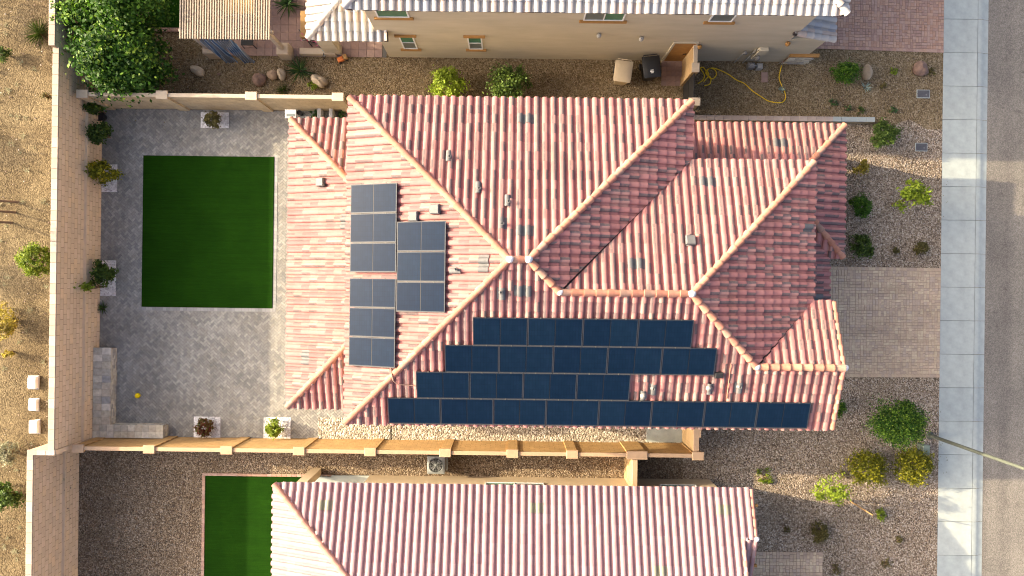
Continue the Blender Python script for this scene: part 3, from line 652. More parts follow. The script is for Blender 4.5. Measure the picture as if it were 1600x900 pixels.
# ------------------------------------------------------------------ solar panels
pm_frame = MB(); t = .028
for x0, x1, y0, y1 in ((0, PL, 0, t), (0, PL, PW-t, PW), (0, t, t, PW-t), (PL-t, PL, t, PW-t)): pm_frame.box(x0, x1, y0, y1, -.035, .004)
pm_frame = pm_frame.mesh('frame', m_metal)
half = (PL-2*t-.02)/2
pm_cell = MB().box(0, half, 0, PW-2*t, -.02, 0).mesh('cell_field', m_cell); pm_mid = MB().box(0, .019, 0, PW-2*t, -.02, -.004).mesh('centre_strip', m_dark)
pm_rail = MB().box(.1, PL-.1, .2, .24, -.12, -.036).mesh('rail', m_pframe); pm_clip = MB().box(-.02, .02, -.022, .022, -.01, .012).mesh('clamp', m_pframe)
pm_lip = MB().box(0, PL, -.012, -.001, -.03, .006).mesh('edge_trim', m_pframe)
def panel(M, label, group, lip=False):
    o = empty('solar_panel', label=label, cat='solar panel', group=group); o.matrix_world = M
    link('frame', pm_frame, o); link('cell_field', pm_cell, o, (t, t, 0)); link('cell_field', pm_cell, o, (t+half+.02, t, 0)); link('centre_strip', pm_mid, o, (t+half+.0005, t, 0))
    link('rail', pm_rail, o); link('rail', pm_rail, o, (0, .6, 0)); link('edge_trim', pm_lip, o)
    for cx in (.4, PL-.4): link('clamp', pm_clip, o, (cx, PW+.005, 0))
ORD = ['first', 'second', 'third', 'fourth', 'fifth', 'sixth', 'seventh', 'eighth']
row_n = 0
for n, nm in ((4, 'the ridge row'), (5, 'the row below the ridge row'), (4, 'the short row beside bare tiles'), (8, 'the long eave row')):
    for i in range(n):
        x, y = arr_b[row_n]; row_n += 1
        panel(rf.frame(2, x, y, .19), 'dark navy solar panel, %s from the rear hip in %s' % (ORD[i], nm), 'solar panels on the side roof')
for k, (x, y) in enumerate(arr_l):
    M = rf.frame(0, x, y+PW, .19); U = Vector((1*CA, 0, PITCH*CA)); Nn = M.to_3x3().col[2]; Y = Nn.cross(U)
    M2 = Matrix((U, Y, Nn)).transposed().to_4x4(); M2.translation = Vector((x, y, rf.zat(x, y, 0)))+Nn*.19
    panel(M2, 'blue solar panel, %s from the beige stucco house in the %s' % ((ORD[k], 'tall six panel column') if k < 6 else (ORD[k-6], 'short three panel column')), 'solar panels on the rear roof')

# ------------------------------------------------------------------ house with the pink roof
ZN = 2.8; NX0, NX1, NY1 = -8.93, 9.2, -7.55; nh = 7.0; NYR = NY1-nh
pink = empty('house', (0, 0, 0), 'house with plain pale pink tile roof and tan walls', 'house')
r2 = Roof(pink, m_pink, m_pinkridge)
GA = 1.67; NXB = 8.72                                # little gable at the street end
r2.slope([[(NX0, NY1), (NX1, NY1), (NX1, NY1-GA), (NX0+GA, NY1-GA)], [(NX0+GA, NY1-GA), (NXB, NY1-GA), (NXB, NYR), (NX0+nh, NYR)]], (NX0, NY1), (0, -1), ZN)
r2.slope([[(NX0, NY1), (NX0+nh, NYR), (NX0, NYR-nh)]], (NX0, NYR), (1, 0), ZN)
r2.slope([[(NX0, NYR-nh), (NX0+nh, NYR), (NX1, NYR), (NX1, NYR-nh)]], (NX0, NYR-nh), (0, 1), ZN)
r2.slope([[(NXB, NY1-GA), (NX1, NY1-GA), (NX1, NY1-2*GA), (NXB, NY1-2*GA)]], (NX1, NY1-2*GA), (0, 1), ZN)
zr2 = ZN+nh*PITCH
r2.cap((NX0, NY1, ZN), (NX0+nh, NYR, zr2)); r2.cap((NX0+nh, NYR, zr2), (NX1, NYR, zr2)); r2.cap((NX0, NYR-nh, ZN), (NX0+nh, NYR, zr2)); r2.cap((NX1-.02, NY1, ZN), (NX1-.02, NY1-GA, ZN+GA*PITCH), .01, .75); r2.cap((NX1-.02, NY1-2*GA, ZN), (NX1-.02, NY1-GA, ZN+GA*PITCH), .01, .75); r2.cap((NXB-.02, NY1-GA, ZN+GA*PITCH), (NXB-.02, NYR, zr2), .01, .75)
roof2 = r2.finish()
for px, py, zz in ((503, 790, 3.1), (838, 794, 3.1), (1125, 797, 3.1), (1027, 896, 4.0)): twin_vent(px, py, 0, zz, m_ventg, r2, roof2)
mortar(roof2, (NX1, NY1-GA, ZN+GA*PITCH+.03), .11); mortar(roof2, (NXB+.08, NY1-GA, ZN+GA*PITCH+.03), .09)
for py in (790, 842, 884): q = P(1175, py, 2.95); MB().box(NX1-.3, NX1+.2, q[1]-.05, q[1]+.05, 2.86, 2.98).build('outlooker', m_trim, pink)
walls(pink, [(-5.9, NXB-.3, NYR-nh+.5, -7.97, ZN-.18), (-8.0, -5.91, NYR-nh+.5, -10.6, ZN-.18)], m_stucco)
MB().box(-8.4, -5.91, -10.6, -7.98, 0, .06, 0, .01).build('patio_slab', m_concrete, pink)
mb = MB(); mb.face([(NXB-.3, -7.97, ZN-.2), (NXB-.3, NYR, zr2-.25), (NXB-.3, NYR-nh+.5, ZN-.2)]); mb.build('gable_wall', m_stucco, pink)
MB().box(-8.35, -7.95, -8.0, -7.7, 0, ZN-.2).build('patio_post', m_stucco, pink)
def window(parent, x0, x1, z0, z1, y, face=-1, sill=True, head=False, panes=(m_glassg, m_glassd), split='h', proud=.03):
    """window in a wall that faces -y (face -1) or +y (face 1)"""
    f = face; wi = MB(); t = .05
    def bx(mb, a, b, c, d, p0, p1): mb.box(a, b, min(y+f*p0, y+f*p1), max(y+f*p0, y+f*p1), c, d)
    for a, b, c, d in ((x0, x1, z0, z0+t), (x0, x1, z1-t, z1), (x0, x0+t, z0+t, z1-t), (x1-t, x1, z0+t, z1-t)): bx(wi, a, b, c, d, -.02, proud)
    if split == 'h': bx(wi, x0+t, x1-t, (z0+z1)/2-.02, (z0+z1)/2+.02, -.02, proud-.004)
    else: bx(wi, (x0+x1)/2-.02, (x0+x1)/2+.02, z0+t, z1-t, -.02, proud-.004)
    wo = wi.build('window', m_frame, parent)
    for k in range(2):
        p = MB()
        if split == 'h': a, b, c, d = x0+t, x1-t, ((z0+z1)/2+.02, z0+t)[k], (z1-t, (z0+z1)/2-.02)[k]
        else: a, b, c, d = (x0+t, (x0+x1)/2+.02)[k], ((x0+x1)/2-.02, x1-t)[k], z0+t, z1-t
        bx(p, a, b, c, d, -.02, .008); p.build('pane', panes[k], wo)
    for c, on in ((z0-.13, sill), (z1+.01, head)):
        if on: s_ = MB(); bx(s_, x0-.13, x1+.13, c, c+.12, -.02, .075); s_.build('sill' if c < z0 else 'lintel', m_trim, wo)
window(pink, 6.1, 7.6, .9, 2.1, -7.97, 1, False, split='v'); window(pink, -1.0, 1.4, .9, 1.95, -7.97, 1, False, split='v')
for px in (920, 1105): x = P(px, 752, 2)[0]; MB().box(x, x+.22, -7.97, -7.93, 1.35, 1.43).build('wall_vent', m_dark, pink)

# ------------------------------------------------------------------ two storey house
tall = empty('house', (0, 0, 0), 'beige stucco house with pale grey tile roofs', 'house')
YWL = 9.68; ZT = 6.0; TX0_, TX1_ = -5.7, 11.05; TYE = 9.27; th = 5.4
r3 = Roof(tall, m_grey, m_grey)
r3.slope([[(TX0_, TYE), (TX1_, TYE), (TX1_-th, TYE+th), (TX0_+th, TYE+th)]], (TX0_, TYE), (0, 1), ZT)
r3.slope([[(TX1_, TYE), (TX1_, TYE+2*th), (TX1_-th, TYE+th)]], (TX1_, TYE), (-1, 0), ZT)
r3.slope([[(TX0_, TYE), (TX0_, TYE+2*th), (TX0_+th, TYE+th)]], (TX0_, TYE), (1, 0), ZT)
r3.slope([[(TX0_, TYE+2*th), (TX1_, TYE+2*th), (TX1_-th, TYE+th), (TX0_+th, TYE+th)]], (TX0_, TYE+2*th), (0, -1), ZT)
LX0, LY0, ZL = -7.88, 9.38, 2.8
r3.slope([[(LX0, LY0), (-4.85, LY0), (-4.85, LY0+3.03)]], (LX0, LY0), (0, 1), ZL)
r3.slope([[(LX0, LY0), (-4.85, LY0+3.03), (-4.85, LY0+6), (LX0, LY0+6)]], (LX0, LY0), (1, 0), ZL)
r3.slope([[(12.15, 9.6), (12.15, 12), (10.4, 12), (10.4, 9.6)]], (12.15, 9.6), (-1, 0), 2.75)
zt = ZT+th*PITCH
for a, b in (((TX0_, TYE, ZT), (TX0_+th, TYE+th, zt)), ((TX1_, TYE, ZT), (TX1_-th, TYE+th, zt)), ((TX0_+th, TYE+th, zt), (TX1_-th, TYE+th, zt)), ((LX0, LY0, ZL), (-4.85, LY0+3.03, ZL+3.03*PITCH)), ((12.15, 9.6, 2.75), (10.5, 9.6, 2.75+1.65*PITCH))): r3.cap(a, b)
r3.finish()
walls(tall, [(-5.3, TX1_-.45, YWL, TYE+2*th-.45, ZT-.15)], m_stucco2)
MB().box(TX1_-.46, 12.0, YWL+.003, TYE+2*th-.46, 0, 2.58).build('wall', m_stucco2, tall)
cx = P(534, 85)[0]; MB().box(cx-.62, cx, 9.72, 10.1, 0, ZL-.15).build('porch_column', m_stucco2, tall)
for px0_, px1_, pt, pb, spl, pan in ((590, 640, 8, 26, 'h', (m_glassg, m_glassg)), (911, 974, 12, 31, 'v', (m_glassd, m_glassg)), (1106, 1143, 14, 33, 'h', (m_glassg, m_glassd))):
    zb = H-YWL*F/(450-pb+ (px0_-800)*math.sin(ROLL)); za = min(5.55, zb+1.25); xa = P(px0_, pb, zb)[0]; xb = P(px1_, pb, zb)[0]
    window(tall, xa, xb, zb, za, YWL, -1, True, False, pan, spl)
for px0_, px1_, pt, pb in ((631, 653, 56, 75.5), (733, 755, 57, 76)):
    o_ = (px0_-800)*math.sin(ROLL); zb = H-YWL*F/(450-pb+o_); za = H-YWL*F/(450-pt+o_); xa = P(px0_, pb, zb)[0]; xb = P(px1_, pb, zb)[0]
    window(tall, xa, xb, zb, za, YWL, -1, True, True)
dxa, dxb = P(1037, 91)[0], P(1063, 91)[0]
d = MB().box(dxa, dxb+.12, YWL-.03, YWL+.02, .02, 2.1).build('door', m_trim, tall); MB().tube([(dxb-.02, YWL-.03, 1), (dxb-.02, YWL-.08, 1), (dxb-.14, YWL-.08, 1)], .015, 6).build('handle', m_dark, d)
dfm = MB()
for a, b, c, e in ((dxa-.09, dxa-.002, .02, 2.19), (dxb+.122, dxb+.2, .02, 2.19), (dxa-.002, dxb+.122, 2.102, 2.19)): dfm.box(a, b, YWL-.05, YWL+.01, c, e)
dfm.build('door_frame', m_stucco2, d)
def on_wall(px, py): zz = H-YWL*F/(450-py+(px-800)*math.sin(ROLL)); return P(px, py, zz)[0], zz
m_util = M_plain('utility_grey', (.36, .35, .32), None, 6, .6)
for px, py, a, b, n in ((936, 52, .08, .14, 'exhaust_vent'), (1002, 57, .05, .12, 'exhaust_vent'), (1093, 70, .09, .13, 'wall_lamp'), (1231, 65, .07, .08, 'wall_lamp')):
    x, zz = on_wall(px, py); MB().lathe([(.09, 0), (.09, .1), (.04, .14)], 10).build(n, m_util if 'vent' in n else m_trim, tall, (x, YWL-.09, zz-.05))
x, zz = on_wall(1168, 92); mbx = MB().box(x, x+.36, YWL-.16, YWL-.004, .75, 1.75, 0, .02).build('meter_cabinet', m_stucco2, tall)
MB().tube([(x-.1, YWL-.06, .0), (x-.1, YWL-.06, 1.5), (x, YWL-.06, 1.6)], .03, 6).build('conduit', m_util, tall); MB().tube([(x-.45, YWL-.06, 0), (x-.45, YWL-.06, 1.3)], .025, 6).build('conduit', m_util, tall)
MB().lathe([(.1, 0), (.11, .1), (.08, .2), (.05, .22)], 12).build('meter_dial', m_pipe, tall, (x+.1, YWL-.26, 1.1)); MB().lathe([(.08, 0), (.09, .08), (.04, .14)], 10).build('conduit_cap', m_pipe, tall, (x-.45, YWL-.12, 1.3))
gm = empty('gas_meter', (P(1170, 92)[0], YWL-.3, 0), 'small pale gas meter with pipes at the foot of the beige wall', 'gas meter')
MB().box(-.15, .12, -.1, .12, .15, .45, 0, .04).build('body', m_pipe, gm); MB().tube([(.2, .2, 0), (.2, 0, .35), (.0, 0, .5), (-.1, 0, .45)], .025, 6).build('pipe', m_util, gm); MB().box(.25, .5, -.08, .14, .0, .3, 0, .03).build('regulator', m_util, gm)
ws = MB().box(P(1222, 97)[0], P(1262, 97)[0]-.02, YWL-.05, YWL+.03, 0, .9).build('wainscot', m_joint, tall)
sx0, sx1 = P(1222, 97)[0], P(1262, 97)[0]-.04
zz = .03
while zz < .85:
    x = sx0+.02; hh = random.uniform(.1, .16)
    while x < sx1-.1: l = random.uniform(.14, .34); MB().box(x, min(x+l, sx1)-.015, YWL-.085-random.random()*.03, YWL-.05, zz, min(zz+hh, .88)-.012, random.random()).build('stone', m_stone, ws); x += l
    zz += hh
MB().box(sx0-.05, sx1+.1, YWL-.12, YWL+.02, .9, .98).build('wainscot_cap', m_trim, ws)
# ------------------------------------------------------------------ walls and fences
def rear_wall(label, x, y0, y1, top, ledge, mats=None, ret=None):
    o = empty('block_wall', (x, (y0+y1)/2, 0), label, 'wall'); ym = (y0+y1)/2; ya, yb = y0-ym, y1-ym
    th = .1                                  # upper leaf is set back on the retaining leaf
    MB().box(-.31, -.008, ya, yb, 0, ledge-.006).build('lower_core', m_joint, o); MB().box(-.31, -th-.008, ya, yb, ledge-.006, top-.06).build('upper_core', m_joint, o)
    mb = MB(); z = 0; c = 0
    while z < top-.1:
        low = z < ledge-.01; h = .2 if z+.2 <= (ledge if low else top-.05)+.02 else ((ledge if low else top-.05)-z); xf = 0 if low else -th
        y = ya-(.2 if c % 2 else 0)
        while y < yb:
            a, b = max(y, ya)+.007, min(y+.4, yb)-.007; q = random.uniform(-.002, .002)
            if b-a > .03:
                mb.grid([[(xf-.01, a, z+.007), (xf-.01, b, z+.007), (xf-.01, b, z+h-.007), (xf-.01, a, z+h-.007)], [(xf+q, a+.005, z+.013), (xf+q, b-.005, z+.013), (xf+q, b-.005, z+h-.013), (xf+q, a+.005, z+h-.013)]], 0, False, True)
                r = random.random(); mb.r[-4:] = [r]*4; n = len(mb.v); mb.f.append((n-4, n-3, n-2, n-1)); mb.r.append(r); mb.sm.append(False)
            y += .4
        z += h; c += 1
    tag(mb.build('block_courses', m_block, o), kind='stuff')
    MB().box(-th-.01, .012, ya, yb, ledge-.03, ledge+.02, 0, .006).build('ledge', m_block, o)
    cm = MB().box(-.33, -th+.012, .004, .396, -.06, 0, 0, .008).mesh('cap_block', m_wallcap); y = ya
    while y < yb-.05:
        k = link('cap_block', cm, o, (0, y, top+random.uniform(-.002, .002))); k.scale.y = min(1, (yb-y)/.4); y += .4
    return o
ystep = P(82, 72, 2.8)[1]
rear_wall('tall tan block wall with pale cap along the grey patio', XW, -6.44, ystep, 2.68, 1.0)
rear_wall('higher stepped stretch of tan block wall behind the leafy tree', XW-.03, ystep, 18, 2.88, 1.15)
rear_wall('tan block wall with pale cap along the dark gravel yard', XW2, -20, -6.6, 2.68, .9)
jo = empty('block_wall', (-17.85, -6.52, 0), 'short jog of capped block wall joining the two rear walls', 'wall')
MB().box(-.62, .44, -.079, .079, 0, 2.62).build('core', m_block, jo)
cm = MB().box(.003, .35, -.1, .1, -.06, 0, 0, .008).mesh('cap_block', m_wallcap)
for i in range(3): link('cap_block', cm, jo, (-.63+i*.355, 0, 2.687))

def fence(label, xs, y, th, top, m_p, m_c, wide=(), skip_last=False, low=None):
    """panels between piers, with a cap on each"""
    o = empty('block_fence', (xs[0], y, 0), label, 'fence'); X0 = xs[0]
    for i, x in enumerate(xs):
        pw = .2 if i not in wide else .38
        if low and i >= low: continue
        MB().box(x-X0-pw, x-X0+pw, -th/2-.07, th/2+.045, 0, top-.02).build('pier', m_p, o)
        MB().box(x-X0-pw-.03, x-X0+pw+.03, -th/2-.1, th/2+.1, top-.02, top+.045, 0, .015).build('pier_cap', m_c, o)
        if i+1 < len(xs):
            a, b = x-X0+pw, xs[i+1]-X0-(.2 if i+1 not in wide else .38)
            MB().box(a+.001, b-.001, -th/2, th/2, 0, top-.05).build('wall_panel', m_p, o); MB().box(a+.002, b-.002, -th/2-.012, th/2+.012, top-.05, top, 0, .008).build('coping', m_c, o)
    return o
fx = [-17.0, -14.2, -11.15, -8.3, -5.5, -2.55, .1, 2.45, 5.0, 7.4]
fb = fence('long tan block fence with peach caps between the two gravel yards', fx, -6.52, .13, 1.93, m_fence, m_cap, (8,))
fu = fence('sand coloured block fence with cream caps at the top of the grey patio', [-17.0, -13.87, -10.35, -6.94], 7.43, .13, 1.93, m_fenceup, m_capup)
o = MB().box(-6.94+.2, 6.9, 7.37, 7.49, 0, 1.6).build('wall_panel', m_fenceup); o.parent = fu; o.location = (17.0, -7.43, 0)
gr = empty('fence_return', (5.0, -7.2, 0), 'short tan wall from the long fence to the pink roofed house', 'wall')
MB().box(-.16, .02, -.55, .5, 0, 1.85).build('wall_panel', m_fenceY, gr); MB().box(-.17, .03, -.55, .49, 1.85, 1.93, 0, .01).build('coping', m_cap, gr)
MB().box(-.17, .14, -.76, -.552, 0, 1.95).build('pier', m_fenceY, gr)
gr = empty('gate_pier', (7.35, -5.95, 0), 'tan gate pier and return at the street end of the long fence', 'wall')
MB().box(-.1, .1, -.43, .2, 0, 1.8).build('wall_panel', m_fenceY, gr); MB().box(-.12, .12, .202, .6, 0, 1.95).build('pier', m_fenceY, gr); MB().box(-.15, .15, .17, .63, 1.95, 2.02, 0, .01).build('pier_cap', m_cap, gr)
MB().box(-.11, .11, -.43, .168, 1.8, 1.86, 0, .01).build('coping', m_cap, gr)
gt = empty('gate', (7.35, -5.3, 0), 'dark metal side gate tucked under the solar roof eave', 'gate')
MB().box(-.025, .025, .0, .05, .1, 1.8).build('stile', m_dark, gt); MB().box(-.025, .025, 1.05, 1.1, .1, 1.8).build('stile', m_dark, gt); MB().box(-.012, .012, .051, 1.049, .15, 1.75).build('mesh_panel', m_dark, gt)
# walls of the side gate by the two storey house
gw = empty('gate_wall', (7.12, 9.2, 0), 'short beige block wall beside the ochre door with square pier', 'wall')
MB().box(-.07, .07, -.25, .475, 0, 1.85).build('wall_panel', m_fenceY, gw); MB().box(-.08, .08, -.25, .47, 1.85, 1.92, 0, .008).build('coping', m_capup, gw)
MB().box(-.13, .13, -.6, -.252, 0, 1.9).build('pier', m_fenceY, gw); MB().box(-.15, .15, -.62, -.252, 1.9, 1.97, 0, .01).build('pier_cap', m_capup, gw)
gt = empty('gate', (7.12, 7.62, 0), 'black iron side gate with upright bars between block piers', 'gate')
for y in (0, .94): MB().box(-.02, .02, y, y+.04, .05, 1.75).build('stile', m_dark, gt)
for z in (.08, .9, 1.7): MB().box(-.018, .018, .041, .939, z, z+.04).build('rail', m_dark, gt)
bar = MB().box(-.008, .008, 0, .016, .121, 1.699).mesh('bar', m_dark)
for i in range(15): link('bar', bar, gt, (0, .07+i*.057, 0))
MB().box(-.006, -.002, .041, .939, .1, 1.7).build('mesh_panel', m_dark, gt)
gp = empty('gate_pier', (7.1, 7.43, 0), 'square beige pier between the iron gate and the low kerb wall', 'pier')
MB().box(-.2, .2, -.13, .13, 0, 1.85).build('pier', m_fenceup, gp); MB().box(-.23, .23, -.16, .16, 1.85, 1.93, 0, .012).build('pier_cap', m_capup, gp)
# low kerb wall towards the street
lw = empty('low_wall', (7.3, 7.2, 0), 'low grey pink kerb wall running towards the street', 'wall')
xe = P(1366, 183, .3)[0]
MB().box(0, xe-7.3, -.075, .075, -.3, .32).build('wall_core', m_fenceup, lw)
m_kcap = M_rnd('weathered_kerb_cap', [(0, (.36, .29, .25)), (.4, (.39, .32, .28)), (.7, (.34, .275, .24))], .9, .2, 5, .2); m_kcapb = M_plain('bluish_kerb_cap', (.30, .33, .32), (.26, .29, .28), 4)  # pinkish caps, then a bluer grey for the street end
n = 22; dd = (xe-7.3)/n; cm = MB().box(.003, dd-.003, -.1, .1, 0, .06, 0, .01).mesh('cap_block', m_kcap); cm2 = MB().box(.003, dd-.003, -.1, .1, 0, .06, 0, .01).mesh('cap_block', m_kcapb)
for i in range(n): link('cap_block', cm if i < 17 else cm2, lw, (i*dd, 0, .32))

# stone bench along the wall
bn = empty('stone_bench', (-16.9, -4.5, 0), 'low L shaped bench faced in stacked pale stone', 'bench')
bx0, bx1, by0, by1 = XW+.01, P(173, 600, .45)[0], -6.43, P(150, 543, .45)[1]; hx1 = P(255, 670, .45)[0]; hy1 = P(220, 664, .45)[1]
def loc(a, b, c, d): return (a+16.9, b+16.9, c+4.5, d+4.5)
MB().box(*loc(bx0, bx1-.04, by0, by1-.04), 0, .42).build('core', m_joint, bn); MB().box(*loc(bx1-.04, hx1-.04, by0, hy1-.04), 0, .42).build('core', m_joint, bn)
def cap_stones(x0, x1, y0, y1, nx):
    dx = (x1-x0)/nx; ny = round((y1-y0)/.29); dy = (y1-y0)/ny
    for i in range(nx):
        for j in range(ny): MB().box(*loc(x0+i*dx+.003, x0+(i+1)*dx-.003, y0+j*dy+.003, y0+(j+1)*dy-.003), .42, .465+random.uniform(-.003, .003), random.random(), .006).build('cap_stone', m_stone, bn)
cap_stones(bx0, bx1, hy1, by1, 2); cap_stones(bx0, hx1, by0, hy1, 10)
def face_stones(ax, p, a0, a1):
    z = .012
    while z < .4:
        a = a0; h = random.uniform(.045, .09)
        while a < a1-.05:
            l = random.uniform(.15, .4); e = min(a+l, a1)-.006; q = .02+random.random()*.025
            bb = loc(p-.04, p-.04+q, a, e) if ax == 'x' else loc(a, e, p-.04, p-.04+q)
            MB().box(*bb, z, min(z+h-.006, .415), random.random()).build('ledge_stone', m_stone, bn); a += l
        z += h
face_stones('x', bx1, hy1, by1-.04); face_stones('y', hy1, bx1, hx1-.04); face_stones('x', hx1, by0, hy1-.04)

# pergola
pg = empty('pergola', (*P(350, 30, 2.6), 0), 'beige slatted pergola over the neighbouring patio', 'pergola'); PGX, PGY = pg.location.x, pg.location.y
ax0, ax1, ay0 = P(281, 60, 2.7)[0]-PGX, P(420, 60, 2.7)[0]-PGX, P(350, 61, 2.7)[1]-PGY
sm_ = MB().box(-.019, .019, ay0, ay0+5, 0, .07).mesh('slat', m_wood)
n = 36
for i in range(n): link('slat', sm_, pg, (ax0+(ax1-ax0)*i/(n-1), 0, 2.64))
for y in (ay0+.35, ay0+2.4, ay0+4.5): MB().box(ax0-.1, ax1+.1, y-.05, y+.05, 2.47, 2.638).build('beam', m_wood, pg)
for x in (ax0+.2, ax1-.15):
    for y in (ay0+.35, ay0+4.5):
        MB().box(x-.08, x+.08, y-.08, y+.08, .75, 2.469).build('post', m_wood, pg); MB().box(x-.24, x+.24, y-.24, y+.24, 0, .75, 0, .03).build('pillar_base', m_capup, pg)
# curtain
m_curt, nt, b = newmat('striped_curtain', .8); v = coords(nt); wv = nt.nodes.new('ShaderNodeTexWave'); wv.inputs['Scale'].default_value = 3.2; nt.links.new(v, wv.inputs['Vector'])
r_ = ramp(nt, [(.0, (.13, .16, .20)), (.45, (.42, .45, .48)), (.6, (.10, .20, .36)), (.9, (.05, .09, .17))], True); nt.links.new(wv.outputs[1], r_.inputs[0]); nt.links.new(r_.outputs[0], b.inputs['Base Color'])
cu = empty('curtain', (*P(333, 61, 2.45), 0), 'striped blue and grey outdoor curtain hanging off the pergola', 'curtain')
for name, x0, x1, w1, ph in (('panel', -.55, .12, .32, 0), ('panel', .15, .62, .25, 1.2)):
    mb = MB(); rows = []
    for side in (0, 1):
        for k in range(9):
            f = k/8; zc = 2.45-f*2.3; c = (x0+x1)/2; hw = (x1-x0)/2*(1-f)+w1*f*(.7+.5*abs(f-.8)); row = []
            for q in range(25): s_ = -1+q/12; row.append((c+s_*hw+.15*f*math.sin(ph), -.06*math.cos(s_*14+ph)*(1.2-.3*f)-.12*f-.012*side, zc+.05*math.sin(s_*3+ph)*f))
            rows.append(row)
    mb.grid(rows[:9]); mb.grid(rows[9:]); mb.build(name, m_curt, cu)
m_tan = M_plain('oak_top', (.42, .26, .10), (.34, .2, .08), 8)
tb = empty('patio_table', (*P(372, 5, .8), 0), 'honey coloured patio table under the pergola slats', 'table')
MB().box(-.6, .6, -.4, .8, .7, .75, 0, .01).build('table_top', m_tan, tb)
for x in (-.52, .52):
    for y in (-.32, .72): MB().box(x-.03, x+.03, y-.03, y+.03, 0, .699).build('leg', m_tan, tb)
ch = empty('patio_chair', (*P(385, 66, .5), 0), 'dark frame patio chair at the pergola edge', 'chair')
MB().box(-.25, .25, -.1, .35, .4, .44, 0, .01).build('seat', m_dark, ch)
mb = MB(); mb.tube([(-.25, .36, .44), (-.22, .42, .9), (.22, .42, .9), (.25, .36, .44)], .02, 6); mb.build('backrest', m_dark, ch)
for x in (-.23, .23):
    for y in (-.08, .33): MB().tube([(x, y, .4), (x*1.15, y*1.2, 0)], .016, 6).build('leg', m_dark, ch)
# ------------------------------------------------------------------ plants
def leaves(name, mat, parent, R, base, n, size, seed, clumps=40, shell=.55, cl=.3, upb=.5, flat_bottom=.0, elong=1.6):
    """thousands of leaf-sized faces gathered in uneven clumps through the crown"""
    rg = np.random.default_rng(seed); R = np.array(R, float)
    d = rg.normal(size=(clumps, 3)); d /= np.linalg.norm(d, axis=1)[:, None]
    d[:, 2] = np.where(d[:, 2] < -.35, -d[:, 2], d[:, 2])
    cpos = d*(shell+(1-shell)*rg.random((clumps, 1)))*R*(.82+.3*rg.random((clumps, 1))); ctone = rg.random(clumps)
    k = rg.integers(0, clumps, n); off = rg.normal(size=(n, 3))*cl*R*.5*(.6+.8*rg.random((clumps, 1)))[k]
    p = cpos[k]+off; p[:, 2] = np.maximum(p[:, 2], -R[2]*.95)
    nm = rg.normal(size=(n, 3))+np.array([0, 0, upb])+.8*p/R; nm /= np.linalg.norm(nm, axis=1)[:, None]
    t = rg.normal(size=(n, 3)); u = np.cross(nm, t); u /= np.linalg.norm(u, axis=1)[:, None]; v = np.cross(nm, u)
    s = size*(.6+.8*rg.random((n, 1))); a = p-u*s*elong*.5; c = p+u*s*elong*.5; b = p+v*s*.5+nm*s*.12; e = p-v*s*.5+nm*s*.12
    V = np.stack([a, b, c, e], 1).reshape(-1, 3)+np.array(base); Fa = np.arange(4*n).reshape(-1, 4)
    rnd = np.clip(.55*rg.random(n)+.45*ctone[k], 0, .999)
    o = link(name, npmesh(name, V, Fa, rnd, mat), parent); return o, cpos+np.array(base)
m_leafrnd = None
def shrub(name, px, py, rpx, h, mat, label, seed, cat='shrub', n=1500, size=.06, ry=None, clumps=40, cl=.3, group=None, shell=.6, z=None, x=None, y=None):
    """a shrub whose crown middle shows at the pixel"""
    if x is None:
        zb = z if z is not None else zg(P(px, py)[0]); x, y = P(px, py, zb+h*.5)
        if z is None: zb = zg(x)
    else: zb = z or 0
    k = (H-h*.5-zb)/F; rx = rpx*k; ry_ = (ry or rpx)*k
    o = empty(name, (x, y, zb), label, cat, group)
    f, cp = leaves('foliage', mat, o, (rx, ry_, h*.5), (0, 0, h*.5), n, size, seed, clumps, shell, cl)
    mb = MB()
    for c in cp[:9]: mb.tube([(0, 0, -.03), (c[0]*.3, c[1]*.3, c[2]*.5), tuple(c)], [.025, .018, .006], 5, cap=False)
    mb.build('stem', m_bark, o); return o
def spiky(name, px, py, rpx, h, n, mat, label, seed, cat='plant', z=None, wd=.05, droop=.5):
    zb = z if z is not None else zg(P(px, py)[0]); x, y = P(px, py, zb+h*.4); o = empty(name, (x, y, zb), label, cat); R = rpx*(H-zb)/F; rg = random.Random(seed); mb = MB()
    for i in range(n):
        a = rg.random()*6.283; el = rg.uniform(.15, 1.3); L = R*rg.uniform(.75, 1.1); r = rg.random(); ca, sa = math.cos(a), math.sin(a); wv_ = wd*rg.uniform(.7, 1.2)
        pts = []
        for k in range(5):
            f = k/4; d = L*f*math.cos(el)*.9+L*.25*f*f; zz = h*f*math.sin(el)*1.15-droop*h*f*f*.5; ww = wv_*(1-f)**.7*(.6+.8*f if f < .5 else 1)
            pts.append(((d*ca-ww*sa/2, d*sa+ww*ca/2, max(zz, .02)+.02), (d*ca, d*sa, max(zz, .02)), (d*ca+ww*sa/2, d*sa-ww*ca/2, max(zz, .02)+.02)))
        mb.grid(pts, r, False)
    mb.build('leaves', mat, o); MB().lathe([(R*.12, 0), (R*.1, .06), (R*.04, .12)], 8).build('crown_base', m_bark, o); return o
